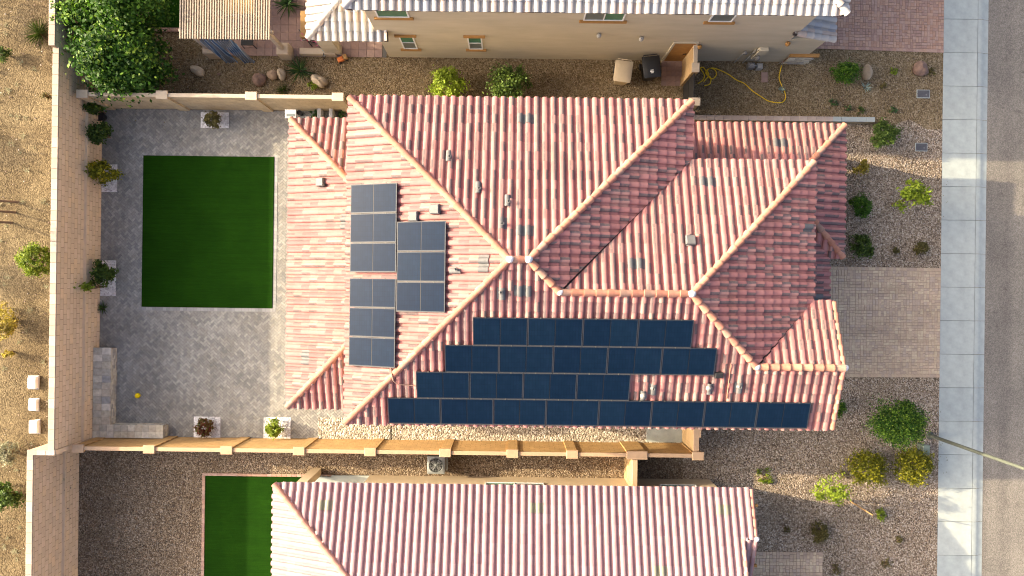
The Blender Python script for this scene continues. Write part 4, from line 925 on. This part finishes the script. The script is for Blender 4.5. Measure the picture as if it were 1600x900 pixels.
# big leafy tree in the corner next door
bt = empty('leafy_tree', (*P(203, 98, 1.4), 0), 'large dense glossy green tree overhanging the rear wall', 'tree'); bx, by = bt.location.x, bt.location.y
f, cp = leaves('crown', L_green, bt, (1.55, 1.45, 1.45), (.0, .1, 1.75), 15000, .09, 11, 110, .62, .3)
f2, cp2 = leaves('crown', L_green, bt, (1.55, 1.25, 1.2), (.0, 2.15, 2.2), 11000, .09, 12, 80, .6, .32)
f3, cp3 = leaves('crown', L_green, bt, (.75, .55, .6), (-1.35, 1.3, 2.5), 2600, .085, 13, 26, .5, .35)
mb = MB(); mb.tube([(0, .8, -.05), (.02, .8, .6), (0, .85, 1.2)], [.14, .11, .09], 8)
for c in list(cp[:16])+list(cp2[:14])+list(cp3[:5]): mb.tube([(0, .85, 1.1), (c[0]*.4, .85+(c[1]-.85)*.4, 1.2+(c[2]-1.2)*.5), tuple(c)], [.06, .04, .01], 5, cap=False)
mb.build('trunk', m_bark, bt)
# shrubs: upper side yard
shrub('shrub', 699, 135, 27, 1.3, L_lime, 'bright lime shrub left of its darker twin behind the tiled eave', 21, n=3200, size=.06)
shrub('shrub', 794, 133, 30, 1.5, L_mid, 'dark green leafy shrub half hidden by the tiled eave', 22, n=3600, size=.06)
spiky('strap_plant', 468, 108, 24, .7, 70, L_dark, 'dark green strap leaved clump between the boulders', 23, wd=.06)
spiky('strap_plant', 448, 3, 24, .7, 70, L_dark, 'strap leaved clump between the pergola and the grey roof', 24, wd=.07)
spiky('grass_tuft', 442, 141, 14, .4, 50, L_mid, 'small grassy tuft beside the sand coloured fence', 25, wd=.025)
shrub('ground_plant', 491, 134, 8, .3, L_lime, 'small lime green sprig beside the split sandstone boulder', 26, n=250, size=.05, clumps=10)
# front beds
shrub('shrub', 1322, 115, 20, .8, L_green, 'glossy green oval shrub touching the pale boulder', 31, n=2600, size=.05, ry=16)
shrub('shrub', 1380, 211, 22, .9, L_mid, 'round clipped shrub at the end of the low kerb wall', 32, n=3000, size=.05)
shrub('shrub', 1343, 322, 17, .8, L_green, 'dark round clipped shrub next to the porch roof', 33, n=2400, size=.05)
shrub('shrub', 1347, 384, 18, .7, L_mid, 'loose green shrub between the porch and the driveway', 34, n=2000, size=.055)
shrub('shrub', 1399, 391, 6, .3, L_olive, 'tiny olive tuft in the bed above the driveway', 35, n=350, size=.04, clumps=12)
shrub('shrub', 1440, 388, 11, .5, L_olive, 'small olive shrub by the sidewalk above the driveway', 36, n=900, size=.045)
shrub('flowering_shrub', 1343, 262, 12, .7, L_gold, 'sparse yellow shrub at the corner of the porch roof', 37, n=450, size=.06, ry=15, clumps=16)
shrub('shrub', 1312, 637, 8, .6, L_green, 'green shrub peeping out from under the gable roof', 38, n=700, size=.05, ry=13)
shrub('shrub', 1355, 730, 28, 1.0, L_yel, 'olive and yellow shrub beside the young staked tree', 40, n=3600, size=.055, clumps=60)
shrub('shrub', 1426, 727, 30, 1.0, L_yel, 'olive and yellow shrub beside the green utility box', 41, n=3600, size=.055, clumps=60)
shrub('shrub', 1375, 804, 9, .4, L_lime, 'tiny lime tuft in the gravel beyond the staked tree', 42, n=500, size=.045, clumps=14)
shrub('shrub', 1281, 831, 15, .6, L_olive, 'olive mound shrub near the entry path', 43, n=1700, size=.045)
for i, (px, py, r, lb) in enumerate(((1230, 827, 5, 'faint weed left of the olive mound shrub'), (1308, 890, 9, 'green weed beside the entry path corner'), (1385, 880, 9, 'faint green weed in the middle of the lower gravel'), (1405, 843, 6, 'sparse weed near the sidewalk shadow'), (1318, 740, 7, 'small weed beside the staked tree'), (1195, 745, 13, 'sunlit tuft of grass beside the pink roofed house'))):
    shrub('weed', px, py, r, .15, L_olive if i != 5 else L_lime, lb, 50+i, 'weed', 160 if i != 5 else 700, .035, clumps=12)
for i, (px, py, r, m_, lb) in enumerate(((1396, 112, 7, L_lime, 'lime weed between the two front boulders'), (1303, 160, 7, L_dark, 'dark weed nearest the yellow hose end'), (1326, 168, 5, L_dark, 'small dark weed by the low kerb wall'), (1343, 173, 7, L_mid, 'weed touching the low kerb wall'), (1396, 173, 7, L_dark, 'dark sprig where the two gravels meet'), (1382, 135, 6, L_olive, 'brown dry weed beside the blue agave'), (1455, 112, 7, L_olive, 'dry twiggy weed beside the mottled boulder'))):
    shrub('weed', px, py, r, .15, m_, lb, 60+i, 'weed', 170, .035, clumps=10)
spiky('agave', 1353, 136, 10, .3, 22, L_blue, 'small blue grey agave below the pale boulder', 70, wd=.07, droop=.1)
spiky('agave', 1221, 141, 7, .25, 16, L_blue, 'tiny blue agave beside the yellow hose', 71, wd=.06, droop=.1)
# trees in front
def small_tree(name, px, py, zc, R, mat, label, seed, trunk_px, n, size, lean=None, clumps=40, cl=.3, shell=.45):
    bx, by, bz = G(*trunk_px); o = empty(name, (bx, by, bz), label, 'tree'); x, y = P(px, py, zc); c = (x-bx, y-by, zc-bz)
    f, cp = leaves('crown', mat, o, R, c, n, size, seed, clumps, shell, cl); mb = MB()
    mb.tube([(0, 0, -.05), (c[0]*.3, c[1]*.3, c[2]*.5), (c[0]*.8, c[1]*.8, c[2]*.9)], [.04, .032, .02], 7)
    for q in cp[:22]: mb.tube([(c[0]*.4, c[1]*.4, c[2]*.6), ((q[0]+c[0]*.5)*.6, (q[1]+c[1]*.5)*.6, c[2]*.6+(q[2]-c[2]*.6)*.5), tuple(q)], [.018, .012, .004], 5, cap=False)
    mb.build('trunk', m_bark, o); return o
small_tree('sapling', 1426, 306, 1.5, (.78, .56, .55), L_lime, 'slender young tree with sparse lime leaves in the front bed', 80, (1393, 319), 1300, .075, clumps=34, cl=.22)
small_tree('fluffy_tree', 1400, 660, 1.5, (1.05, .95, .85), L_green, 'feathery round green tree below the driveway', 81, (1375, 645), 14000, .045, clumps=120, cl=.3, shell=.5)
st = small_tree('sapling', 1302, 765, 1.2, (.8, .62, .6), L_lime, 'young wispy tree tied to a wooden stake', 82, (1325, 782), 1300, .055, clumps=30, cl=.28)
sk = MB().tube([(0, 0, -.1), (.02, 0, 1.7)], .025, 6).build('stake', m_tan, st, (.12, -.05, 0))
# plants of the rear patio in white gravel squares
for k, (x0, x1, y0, y1, lb) in enumerate(((314, 358, 176, 200, 'white gravel planting square below the sand coloured fence'), (159, 184, 257, 300, 'white gravel square at the foot of the wall beside the lawn'), (157, 182, 407, 462, 'long white gravel square against the wall above the bench'), (303, 345, 651, 685, 'white gravel square with red flowers near the bench'), (412, 455, 652, 686, 'white gravel square nearest the patio roof corner'))):
    a, b = P(x0, y1), P(x1, y0); o = MB().box(max(a[0], XW+.01), b[0], a[1], b[1], .015, .038, 0, .006).build('planting_square', m_white); tag(o, lb, 'planter bed')
    stones('white_stones', [(max(a[0], XW+.03)+.02, b[0]-.02, a[1]+.02, b[1]-.02)], 260, .012, .03, M_plain('white_stone', (.78, .77, .75), bst=0) if k == 0 else bpy.data.materials['white_stone'], 90+k, o)
L_red = M_leaf('red_leaf', [(0, (.10, .03, .02)), (.5, (.2, .07, .03)), (1, (.12, .14, .03))])
shrub('patio_shrub', 334, 188, 14, .7, L_olive, 'olive and rust patio shrub in white gravel below the fence', 100, n=900, size=.06, ry=11)
shrub('climbing_shrub', 158, 209, 15, 1.3, L_mid, 'leafy shrub against the rear wall next to a potted plant', 101, n=1300, size=.07, ry=17)
shrub('climbing_shrub', 150, 172, 13, 1.3, L_mid, 'leafy shrub in the corner where rear wall meets fence', 102, n=900, size=.07, ry=9)
shrub('climbing_shrub', 163, 270, 20, 1.3, L_yel, 'yellow green shrub trained against the wall beside the lawn', 103, n=1700, size=.07, ry=16)
shrub('climbing_shrub', 164, 428, 16, 1.1, L_mid, 'green shrub trained against the wall above the bench', 104, n=1400, size=.07, ry=20)
shrub('climbing_shrub', 137, 452, 9, 1.7, L_lime, 'stray lime shoot leaning on the wall above the bench', 105, n=260, size=.07, ry=9, clumps=12, x=P(158, 452)[0]+.25, y=P(150, 448)[1], z=0)
spiky('succulent', 160, 482, 11, .3, 24, L_mid, 'small succulent between the wall shrub and the bench', 106, wd=.07)
shrub('patio_shrub', 319, 666, 14, .5, L_red, 'red leaved patio shrub in white gravel near the bench', 107, n=900, size=.06)
shrub('patio_shrub', 427, 670, 13, .6, L_lime, 'bright lime patio shrub in white gravel by the roof corner', 108, n=1100, size=.06)
spiky('succulent', 322, 661, 5, .3, 14, L_blue, 'small blue rosette among the red leaved shrub', 109, wd=.05)
# pots
m_black = M_plain('black_plastic', (.018, .018, .018), None, 5, .5, .4); m_potg = M_plain('grey_pot', (.42, .42, .41), None, 5)
def pot(px, py, r, h, mat, label):
    o = empty('plant_pot', (*P(px, py), .03), label, 'pot'); MB().lathe([(r*.7, 0), (r, h), (r*1.1, h), (r*1.1, h+.03), (r*.92, h+.03), (r*.9, h-.03)], 14, cap=False).build('pot_body', mat, o); MB().lathe([(r*.92, h-.035), (.01, h-.02)], 14).build('soil', m_deck, o)
pot(163, 184, .2, .3, m_black, 'black pot in the patio corner'); pot(471, 179, .1, .25, m_black, 'small black pot under the fence beside the roof corner')
for i, px in enumerate((503, 521)): a, b = P(px, 181); MB().box(a-.08, a+.08, b-.22, b+.22, .03, .42, 0, .02).build('slim_planter', m_potg)
for o, lb in zip([q for q in C.objects if q.name.startswith('slim_planter')], ('slim grey planter left of its pair under the fence', 'slim grey planter nearest the main roof under the fence')): tag(o, lb, 'planter')
shrub('patio_shrub', 493, 180, 9, .4, L_dark, 'dark shrub beside the slim grey planters', 110, n=400, size=.05, clumps=14)
shrub('patio_shrub', 534, 180, 7, .3, L_dark, 'low dark plant tucked against the main roof', 111, n=250, size=.05, clumps=10)
# desert plants beyond the wall
DZ = .92
spiky('grass_clump', 57, 50, 22, .7, 160, L_mid, 'feathery green grass clump beyond the stepped wall', 120, z=DZ, wd=.018)
shrub('desert_shrub', 6, 84, 11, .5, L_mid, 'small green desert shrub beyond the stepped wall', 121, 'shrub', 700, .045, z=DZ)
shrub('desert_shrub', 72, 150, 7, .4, L_olive, 'thin dry sprig against the outside of the wall', 122, 'shrub', 200, .04, z=DZ, clumps=10)
shrub('desert_shrub', 58, 407, 25, 1.1, L_lime, 'dense round lime shrub behind the rear wall', 123, 'shrub', 4500, .05, z=DZ, clumps=90, cl=.2, shell=.8)
shrub('desert_shrub', 8, 500, 22, .9, L_gold, 'golden flowering desert shrub', 124, 'shrub', 1800, .05, z=DZ, ry=26)
shrub('desert_shrub', 14, 550, 8, .5, L_gold, 'small golden weed with a thin stem', 125, 'shrub', 260, .05, z=DZ, clumps=10)
shrub('desert_shrub', 11, 708, 16, .6, L_pale, 'pale sage desert shrub near the white blocks', 126, 'shrub', 1500, .045, z=DZ)
shrub('desert_shrub', 12, 776, 23, .9, L_mid, 'green spreading desert shrub beyond the lower wall', 127, 'shrub', 2200, .06, z=DZ)
rg = np.random.default_rng(9)
tag(stones('dry_grass', [(-26, -17.8, -14, 14)], 900, .008, .03, L_olive, 130), 'dry straw and litter over the desert soil', 'ground cover')
def desert_tree(px, py, label, seed, h, R, n, trunks, out):
    x, y = P(px, py, DZ); o = empty('desert_tree', (x, y, DZ), label, 'tree'); f, cp = leaves('crown', L_mid, o, R, (out[0], out[1], h), n, .1, seed, 50, .3, .4)
    mb = MB()
    for i in range(trunks):
        c = cp[i]; mb.tube([(.1*i, .42*(i-1), -.05), (c[0]*.4, .45*(i-1), h*.45), tuple(c)], [.05, .04, .015], 6)
    mb.build('trunk', m_bark, o); return o
desert_tree(22, 332, 'thin desert tree whose three trunks rise beyond the wall', 140, 3.0, (1.1, 1.2, .8), 1300, 3, (-3.2, .1))
desert_tree(-165, -5, 'desert tree outside the stepped wall casting dappled shade', 141, 2.3, (1.3, 1.6, .8), 1700, 3, (0, .2))
desert_tree(-215, 190, 'small desert tree casting shade beyond the rear wall', 142, 2.0, (.7, .8, .6), 500, 3, (0, 0))
desert_tree(-205, 395, 'low desert tree casting shade beside the lime shrub', 143, 2.0, (.9, .6, .6), 600, 3, (0, 0))
rg = np.random.default_rng(31); V = []; 
for k in range(150):
    c = np.array([-24+6.1*rg.random(), -13+27*rg.random(), DZ]); m = 22; r_ = .05+.13*rg.random()
    a_ = rg.random(m)*6.283; el = .3+rg.random(m); L = r_*(.6+.8*rg.random(m)); d = np.stack([np.cos(a_)*np.cos(el), np.sin(a_)*np.cos(el), np.sin(el)], 1)
    p0 = c+np.concatenate([.04*rg.normal(size=(m, 2)), np.zeros((m, 1))], 1); t_ = np.stack([-np.sin(a_), np.cos(a_), 0*a_], 1)*.008
    V.append(np.stack([p0-t_, p0+t_, p0+d*L[:, None]+t_*.3, p0+d*L[:, None]-t_*.3], 1).reshape(-1, 3))
V = np.concatenate(V); n_ = len(V)//4
o = link('dry_scrub', npmesh('dry_scrub', V, np.arange(4*n_).reshape(-1, 4), rg.random(n_), L_pale)); tag(o, 'pale dry grass tufts scattered over the desert soil', 'ground cover', kind='stuff')
m_wplast = M_plain('white_plastic', (.82, .81, .78), rough=.5, bst=0)
for (px, py, sy), lb in zip(((50, 598, .5), (51, 633, .48), (52, 667, .54)), ('white rounded utility box nearest the golden weed on desert soil', 'white rounded utility box in the middle of its row of three', 'white rounded utility box nearest the pale sage shrub')):
    o = empty('utility_box', (*P(px, py, DZ+.12), DZ-.02), lb, 'utility box', 'white utility boxes beyond the wall'); mb = MB().box(-.19, .19, -sy/2, sy/2, 0, .18, 0, .04); b = mb.build('lid', m_wplast, o); bv = b.modifiers.new('bevel', 'BEVEL'); bv.width = .05; bv.segments = 3; bv.limit_method = 'NONE'
    MB().box(-.22, .22, -sy/2-.03, sy/2+.03, 0, .07, 0, .02).build('collar', m_potg, o)

# leaf litter blown under the front and side plants
rg = np.random.default_rng(77); V = []
for px, py, r_, m in ((1322, 115, 40, 60), (1380, 211, 45, 70), (1343, 322, 40, 50), (1347, 384, 40, 60), (1440, 388, 25, 30), (1428, 305, 60, 90), (1400, 660, 75, 160), (1355, 730, 60, 120), (1426, 727, 60, 120), (1302, 765, 60, 80), (1281, 831, 35, 40), (699, 125, 55, 70), (794, 120, 55, 70), (196, 120, 110, 140), (468, 115, 50, 60), (1300, 700, 90, 60), (1250, 760, 90, 60)):
    x, y, z = G(px, py); a_ = rg.random(m)*6.283; d = r_/37*np.sqrt(rg.random(m)); c = np.stack([x+d*np.cos(a_), y+d*np.sin(a_), 0*a_], 1); c[:, 2] = [zg(q)+.03 for q in c[:, 0]]
    t_ = rg.random(m)*6.283; u = np.stack([np.cos(t_), np.sin(t_), .3*rg.normal(size=m)], 1)*(.015+.02*rg.random((m, 1))); v_ = np.stack([-np.sin(t_), np.cos(t_), .3*rg.normal(size=m)], 1)*(.008+.01*rg.random((m, 1)))
    V.append(np.stack([c-u, c+v_, c+u, c-v_], 1).reshape(-1, 3))
V = np.concatenate(V); n_ = len(V)//4
o = link('leaf_litter', npmesh('leaf_litter', V, np.arange(4*n_).reshape(-1, 4), rg.random(n_), L_olive)); tag(o, 'dry fallen leaves scattered on gravel under shrubs and trees', 'leaf litter', kind='stuff')
# ------------------------------------------------------------------ boulders
def boulder(px, py, rx, ry, h, mat, label, seed, rz=0, facets=.2):
    x, y, z = G(px, py); rg = random.Random(seed); o_ = [(rg.uniform(1, 3), rg.uniform(0, 6)) for _ in range(4)]; mb = MB(); rows = []
    for i in range(9):
        th_ = math.pi*i/8; row = []
        for j in range(16):
            ph = 2*math.pi*j/16; d = 1+facets*.5*math.sin(o_[0][0]*ph//1+o_[0][1])+facets*.4*math.sin(2*th_+o_[1][1]+ph)+facets*.25*math.cos(3*ph+o_[2][1]); row.append((rx*d*math.sin(th_)*math.cos(ph), ry*d*math.sin(th_)*math.sin(ph), h*(.35+.6*math.cos(th_)*d)))
        rows.append(row)
    mb.grid(rows, 0, True, True); o = mb.build('boulder', mat, None, (x, y, z)); o.rotation_euler.z = rz; return tag(o, label, 'boulder')
boulder(312, 113, .34, .2, .3, m_rock, 'tan half moon boulder in the yard beside the curtain', 1, -.5)
boulder(256, 114, .22, .2, .2, m_rock, 'low boulder at the skirt of the big leafy tree', 2)
boulder(407, 126, .28, .3, .35, m_rockb, 'brown boulder left of the pale double boulder', 3, .5)
boulder(427, 118, .24, .2, .3, m_rock, 'pale sandstone boulder between the brown one and its twin', 4, -.4); boulder(441, 117, .2, .24, .32, m_rock, 'pale sandstone boulder touching the strap leaved clump', 5, .3)
boulder(501, 129, .36, .24, .38, m_rock, 'split sandstone boulder right of the strap leaved clump', 6, -.7, .3)
boulder(1352, 114, .22, .33, .35, m_rock, 'smooth pale boulder next to the glossy oval shrub', 7, .1, .1)
boulder(1434, 110, .33, .3, .4, m_rockb, 'mottled brown boulder near the sidewalk', 8)
boulder(342, 116, .08, .06, .08, m_rockb, 'fist sized dark rock beside the half moon boulder', 9)

# ------------------------------------------------------------------ bins, AC, hose, toys, boxes
def bin_(px, py, rz, mat, label, mark=False):
    x, y = P(px, py, .6); o = empty('wheeled_bin', (x, y, 0), label, 'bin', rz=rz)
    mb = MB(); rows = [[(sx*wx, sy*wy+oy, z) for sx, sy in ((-1, -1), (-.85, -1.08), (.85, -1.08), (1, -1), (1, 1), (-1, 1))] for z, wx, wy, oy in ((.06, .22, .24, 0), (.3, .25, .28, 0), (.95, .32, .36, 0), (1.0, .35, .39, 0))]
    mb.grid(rows, 0, False, True); mb.face(rows[0][::-1]); mb.build('body', mat, o)
    mb = MB(); rows = []
    for i in range(7):
        f = i/6; y_ = -.42+.86*f; row = []
        for j in range(7): g = -1+j/3; row.append((g*(.36-.03*(f < .1)), y_, 1.02+.075*(1-g**4)*(1-(2*f-1)**4)+.03*f))
        rows.append(row)
    mb.grid(rows); mb.grid([[(p[0], p[1], 1.0) for p in rows[0]], rows[0]], 0, False); mb.grid([rows[-1], [(p[0], p[1], 1.0) for p in rows[-1]]], 0, False)
    for sd in (0, -1): mb.grid([[(r_[sd][0], r_[sd][1], 1.0) for r_ in rows], [r_[sd] for r_ in rows]], 0, False)
    lid = mb.build('lid', mat, o)
    if mark:
        for k, w_ in enumerate((.12, .15, .1)): MB().box(-.02-w_/2, -.02+w_/2, -.16-k*.055, -.13-k*.055, 1.09, 1.118).build('marking', m_frame, lid)
    MB().tube([(-.28, .4, 1.0), (-.28, .5, 1.03), (.28, .5, 1.03), (.28, .4, 1.0)], .02, 6).build('handle', mat, o); MB().tube([(-.1, .4, 1.0), (-.1, .5, 1.03)], .015, 6).build('handle_rib', mat, o)
    for sx in (-.27, .27): MB().tube([(sx-.035, .33, .13), (sx+.035, .33, .13)], .13, 14).build('wheel', m_black, o)
m_tanbin = M_plain('tan_plastic', (.50, .40, .26), (.45, .36, .23), 5, .55, .4, bst=0)
bin_(971, 117, -.12, m_tanbin, 'tan wheeled bin beside the black one'); bin_(1015, 110, .12, m_black, 'black wheeled bin with white print on its lid', True)
ac = empty('air_conditioner', (*P(681, 727, .85), 0), 'grey air conditioner with round fan grille behind the tan fence', 'air conditioner')
m_ac = M_plain('ac_grey', (.24, .255, .24), None, 5, .5)
mb = MB(); s_ = .36
mb.box(-s_, s_, -s_, s_, .04, .8, 0); rows = [[(s_*math.copysign(min(1, abs(math.cos(t))*1.42), math.cos(t)), s_*math.copysign(min(1, abs(math.sin(t))*1.42), math.sin(t)), .82) for t in [2*math.pi*k/32 for k in range(32)]], [(.3*math.cos(t), .3*math.sin(t), .85) for t in [2*math.pi*k/32 for k in range(32)]], [(.29*math.cos(t), .29*math.sin(t), .802) for t in [2*math.pi*k/32 for k in range(32)]]]
mb.grid(rows, 0, False, True); mb.build('casing', m_ac, ac)
MB().lathe([(.285, .803), (.01, .804)], 24, cap=False).build('fan_well', m_dark, ac)
for k in range(4):
    a = k*math.pi/2+.4; mb = MB(); mb.grid([[(.05*math.cos(a), .05*math.sin(a), .815), (.05*math.cos(a+.8), .05*math.sin(a+.8), .825)], [(.26*math.cos(a), .26*math.sin(a), .812), (.26*math.cos(a+.75), .26*math.sin(a+.75), .83)]], 0, False); mb.build('fan_blade', m_vent, ac)
MB().lathe([(.06, .81), (.06, .84), (.03, .85)], 12).build('fan_hub', m_ac, ac)
for q in (.1, .16, .22, .275): MB().tube([(q*math.cos(2*math.pi*k/24), q*math.sin(2*math.pi*k/24), .852) for k in range(25)], .004, 4, cap=False).build('grille_ring', m_ac, ac)
for k in range(6): a = k*math.pi/6; MB().tube([(-.29*math.cos(a), -.29*math.sin(a), .852), (.29*math.cos(a), .29*math.sin(a), .852)], .004, 4).build('grille_bar', m_ac, ac)
MB().box(-.42, .42, -.42, .42, 0, .04).build('base_pad', m_concrete, ac)
m_yellow = M_plain('yellow_hose', (.75, .50, .01), (.7, .46, .01), 8, .5, .4, bst=0)
def curve(pts, n=6):
    P_ = [Vector(p) for p in pts]; out = []
    for i in range(len(P_)-1):
        a, b, c, d = P_[max(i-1, 0)], P_[i], P_[i+1], P_[min(i+2, len(P_)-1)]
        for k in range(n):
            t_ = k/n; out.append(.5*((2*b)+(c-a)*t_+(2*a-5*b+4*c-d)*t_*t_+(3*b-a-3*c+d)*t_**3))
    return out+[P_[-1]]
hp = [(1090, 131), (1098, 125), (1100, 117), (1094, 107), (1099, 106), (1104, 114), (1108, 122), (1114, 123), (1119, 117), (1117, 110), (1110, 107), (1104, 110), (1103, 116), (1110, 122), (1109, 131), (1102, 134), (1099, 134)]
hp2 = [(1099, 128), (1107, 118), (1105, 110), (1112, 106.5), (1122, 109), (1137, 116), (1150, 125), (1163, 131), (1175, 142), (1190, 152), (1200, 158), (1212, 160.5), (1222, 160), (1227, 153), (1225, 142), (1221, 134), (1217, 122), (1219, 110), (1221, 103)]
ho = empty('garden_hose', (*P(1110, 115), 0), 'yellow garden hose looping from the iron gate across the gravel', 'hose'); hl = ho.location
for q in (hp, hp2): MB().tube(curve([(P(a, b)[0]-hl.x, P(a, b)[1]-hl.y, .03) for a, b in q]), .022, 6).build('hose_run', m_yellow, ho)
MB().lathe([(.012, 0), (.03, .03), (.02, .08)], 8).build('nozzle', m_dark, ho, (P(1099, 134)[0]-hl.x, P(1099, 134)[1]-hl.y, .01))
hx = P(1217, 103); hb = empty('hose_tap', (*hx, 0), 'standpipe tap at the wainscot where the yellow hose begins', 'tap'); MB().tube([(0, .1, 0), (0, .1, .35), (0, 0, .35), (0, 0, .25)], .02, 6).build('pipe', m_util, hb); MB().tube([(-.05, .03, .4), (.05, .03, .4)], .012, 6).build('handle', m_ridge, hb)
# yellow ball
ob = empty('ball', (*P(215.5, 618, .11), .135), 'round yellow ball lying on the grey patio', 'ball'); m_ball = M_plain('bright_yellow', (.80, .60, .005), (.78, .58, .005), 3, .6, .2, bst=0)
MB().lathe([(.11*math.sin(math.pi*i/10)+.0005, -.11*math.cos(math.pi*i/10)) for i in range(11)], 20).build('shell', m_ball, ob); MB().tube([(.109*math.cos(t), .109*math.sin(t)*.5, .095*math.sin(t)) for t in [2*math.pi*k/24 for k in range(25)]], .003, 4, cap=False).build('seam', m_trim, ob)
# buried boxes and covers
def cover(px, py, w_, d_, mat, label, h=.03):
    x, y, z = G(px, py); o = empty('meter_cover', (x, y, z), label, 'cover'); MB().box(-w_/2, w_/2, -d_/2, d_/2, 0, h, 0, .008).build('rim', m_concrete, o); MB().box(-w_/2+.03, w_/2-.03, -d_/2+.03, d_/2-.03, h+.001, h+.01).build('lid', mat, o); MB().lathe([(.035, h+.01), (.03, h+.018)], 10).build('reader', m_pipe, o, (w_*.22, -d_*.1, 0))
m_lid = M_plain('dark_grey_lid', (.09, .09, .095), (.065, .065, .07), 8, .7)
cover(1442, 147, .56, .36, m_lid, 'dark meter cover below the mottled boulder'); cover(1439, 230, .52, .36, m_lid, 'dark meter cover near the sidewalk beside the round clipped shrub')
pv = MB().box(-.14, .14, -.21, .21, 0, .05, 0, .015).build('stepping_slab', m_patio, None, (*P(1194, 121), 0)); tag(pv, 'single beige stepping slab beside the yellow hose', 'slab')
ub = empty('utility_box', G(1437, 699), 'small pale green utility box by the lamp post', 'utility box'); m_ugreen = M_plain('utility_green', (.20, .25, .2), None, 5, .5); MB().box(-.12, .12, -.18, .18, 0, .45, 0, .02).build('cabinet', m_ugreen, ub); MB().box(-.14, .14, -.2, .2, .45, .49, 0, .015).build('lid', m_ugreen, ub)
# solar fixture / white heat lamp top at the patio corner
lamp = empty('patio_light', (*P(455, 178, 1.9), 0), 'pale square patio light on a post at the roof corner', 'light'); MB().tube([(.1, .05, 0), (.1, .05, 1.86)], .025, 8).build('post', m_potg, lamp); mb = MB().box(-.24, .2, -.17, .17, 1.86, 1.92, 0, .015).build('head', m_potg, lamp); MB().box(-.18, .14, -.1, .0, 1.921, 1.93).build('glass', m_glassd, lamp)
# street lamp
lx, ly, lz = G(1452, 680); la = empty('street_lamp', (lx, ly, lz), 'tall slim tapered street lamp pole beside the sidewalk', 'street lamp')
m_pole = M_plain('painted_pole', (.085, .095, .075), (.075, .085, .068), 3, .6, .3, bst=0)
MB().tube([(0, 0, .02), (0, 0, 4), (0, 0, 8.2)], [.075, .065, .05], 14).build('pole', m_pole, la); MB().lathe([(.16, 0), (.16, .05), (.11, .08), (.1, .25)], 16).build('base', m_pole, la); MB().tube([(0, 0, 7.9), (.9, 0, 8.3), (1.8, 0, 8.35)], .035, 8).build('arm', m_pole, la); MB().box(1.7, 2.3, -.13, .13, 8.3, 8.4, 0, .03).build('lamp_head', m_pole, la)
# toys and bikes by the lower grey roof
m_pinkp = M_plain('pink_paint', (.65, .08, .22), None, 5, .4, .5, bst=0); m_teal = M_plain('teal_paint', (.15, .45, .5), None, 5, .4, .5, bst=0); m_orange = M_plain('orange_plastic', (.7, .2, .05), None, 5, .5, .4, bst=0)
def bike(px, py, rz, mat, label, s=1.):
    o = empty('child_bicycle', (*P(px, py, .3), .03), label, 'bicycle', rz=rz); o.scale = (s, s, s); r = .2
    for x in (-.38, .38): w_ = MB().tube([(x+r*math.cos(t), 0, r+r*math.sin(t)) for t in [2*math.pi*k/18 for k in range(19)]], .025, 6, cap=False).build('wheel', m_black, o); MB().tube([(x, -.05, r), (x, .05, r)], .03, 8).build('hub', m_potg, w_)
    mb = MB()
    for a, b in (((-.38, 0, r), (-.1, 0, .5)), ((-.1, 0, .5), (.28, 0, .52)), ((-.38, 0, r), (0, 0, .22)), ((0, 0, .22), (.28, 0, .52)), ((0, 0, .22), (-.1, 0, .55)), ((.38, 0, r), (.26, 0, .66))): mb.tube([a, b], .02, 6)
    mb.build('frame', mat, o); MB().box(-.2, .0, -.06, .06, .55, .6, 0, .015).build('saddle', mat, o); MB().tube([(.2, -.24, .7), (.27, 0, .66), (.2, .24, .7)], .018, 6).build('handlebar', m_potg, o)
    for y in (-.24, .24): MB().tube([(.2, y, .7), (.14, y*1.1, .71)], .026, 6).build('grip', mat, o)
bike(476, 58, -.9, m_pinkp, 'pink child bicycle at the corner of the lower grey roof', .75); bike(496, 66, -.35, m_pinkp, 'pink child bicycle lined up under the grey eave', .75); bike(508, 76, 1.3, m_teal, 'teal child scooter bike beside the porch column', .7)
ty = empty('toy_truck', (*P(535, 92, .1), 0), 'orange toy truck on the gravel below the porch column', 'toy', rz=.4); MB().box(-.2, .05, -.1, .1, .07, .2, 0, .02).build('bed', m_orange, ty); MB().box(.06, .22, -.1, .1, .07, .26, 0, .03).build('cab', m_tan, ty)
for x in (-.14, .14):
    for y in (-.11, .11): MB().tube([(x, y-.02, .06), (x, y+.02, .06)], .06, 10).build('wheel', m_black, ty)
sb = empty('garden_bench', (*P(475, 38, .45), .03), 'low wooden garden bench beside the lower grey roof', 'bench')
MB().box(-.14, .14, -.55, .55, .4, .45, 0, .01).build('seat', m_tan, sb)
for y in (-.5, .4): MB().box(-.18, .18, y, y+.09, 0, .399).build('leg', m_tan, sb)
stp = MB().box(-.75, .75, -.13, .13, 0, .28, 0, .02).build('planter_wall', m_capup, None, (*P(496, 80, .28), .02)); tag(stp, 'low cream planter wall in front of the bicycles', 'wall')
print('objects', len(bpy.data.objects), 'tris', sum(len(o.data.polygons)*2 for o in bpy.data.objects if o.type == 'MESH'))
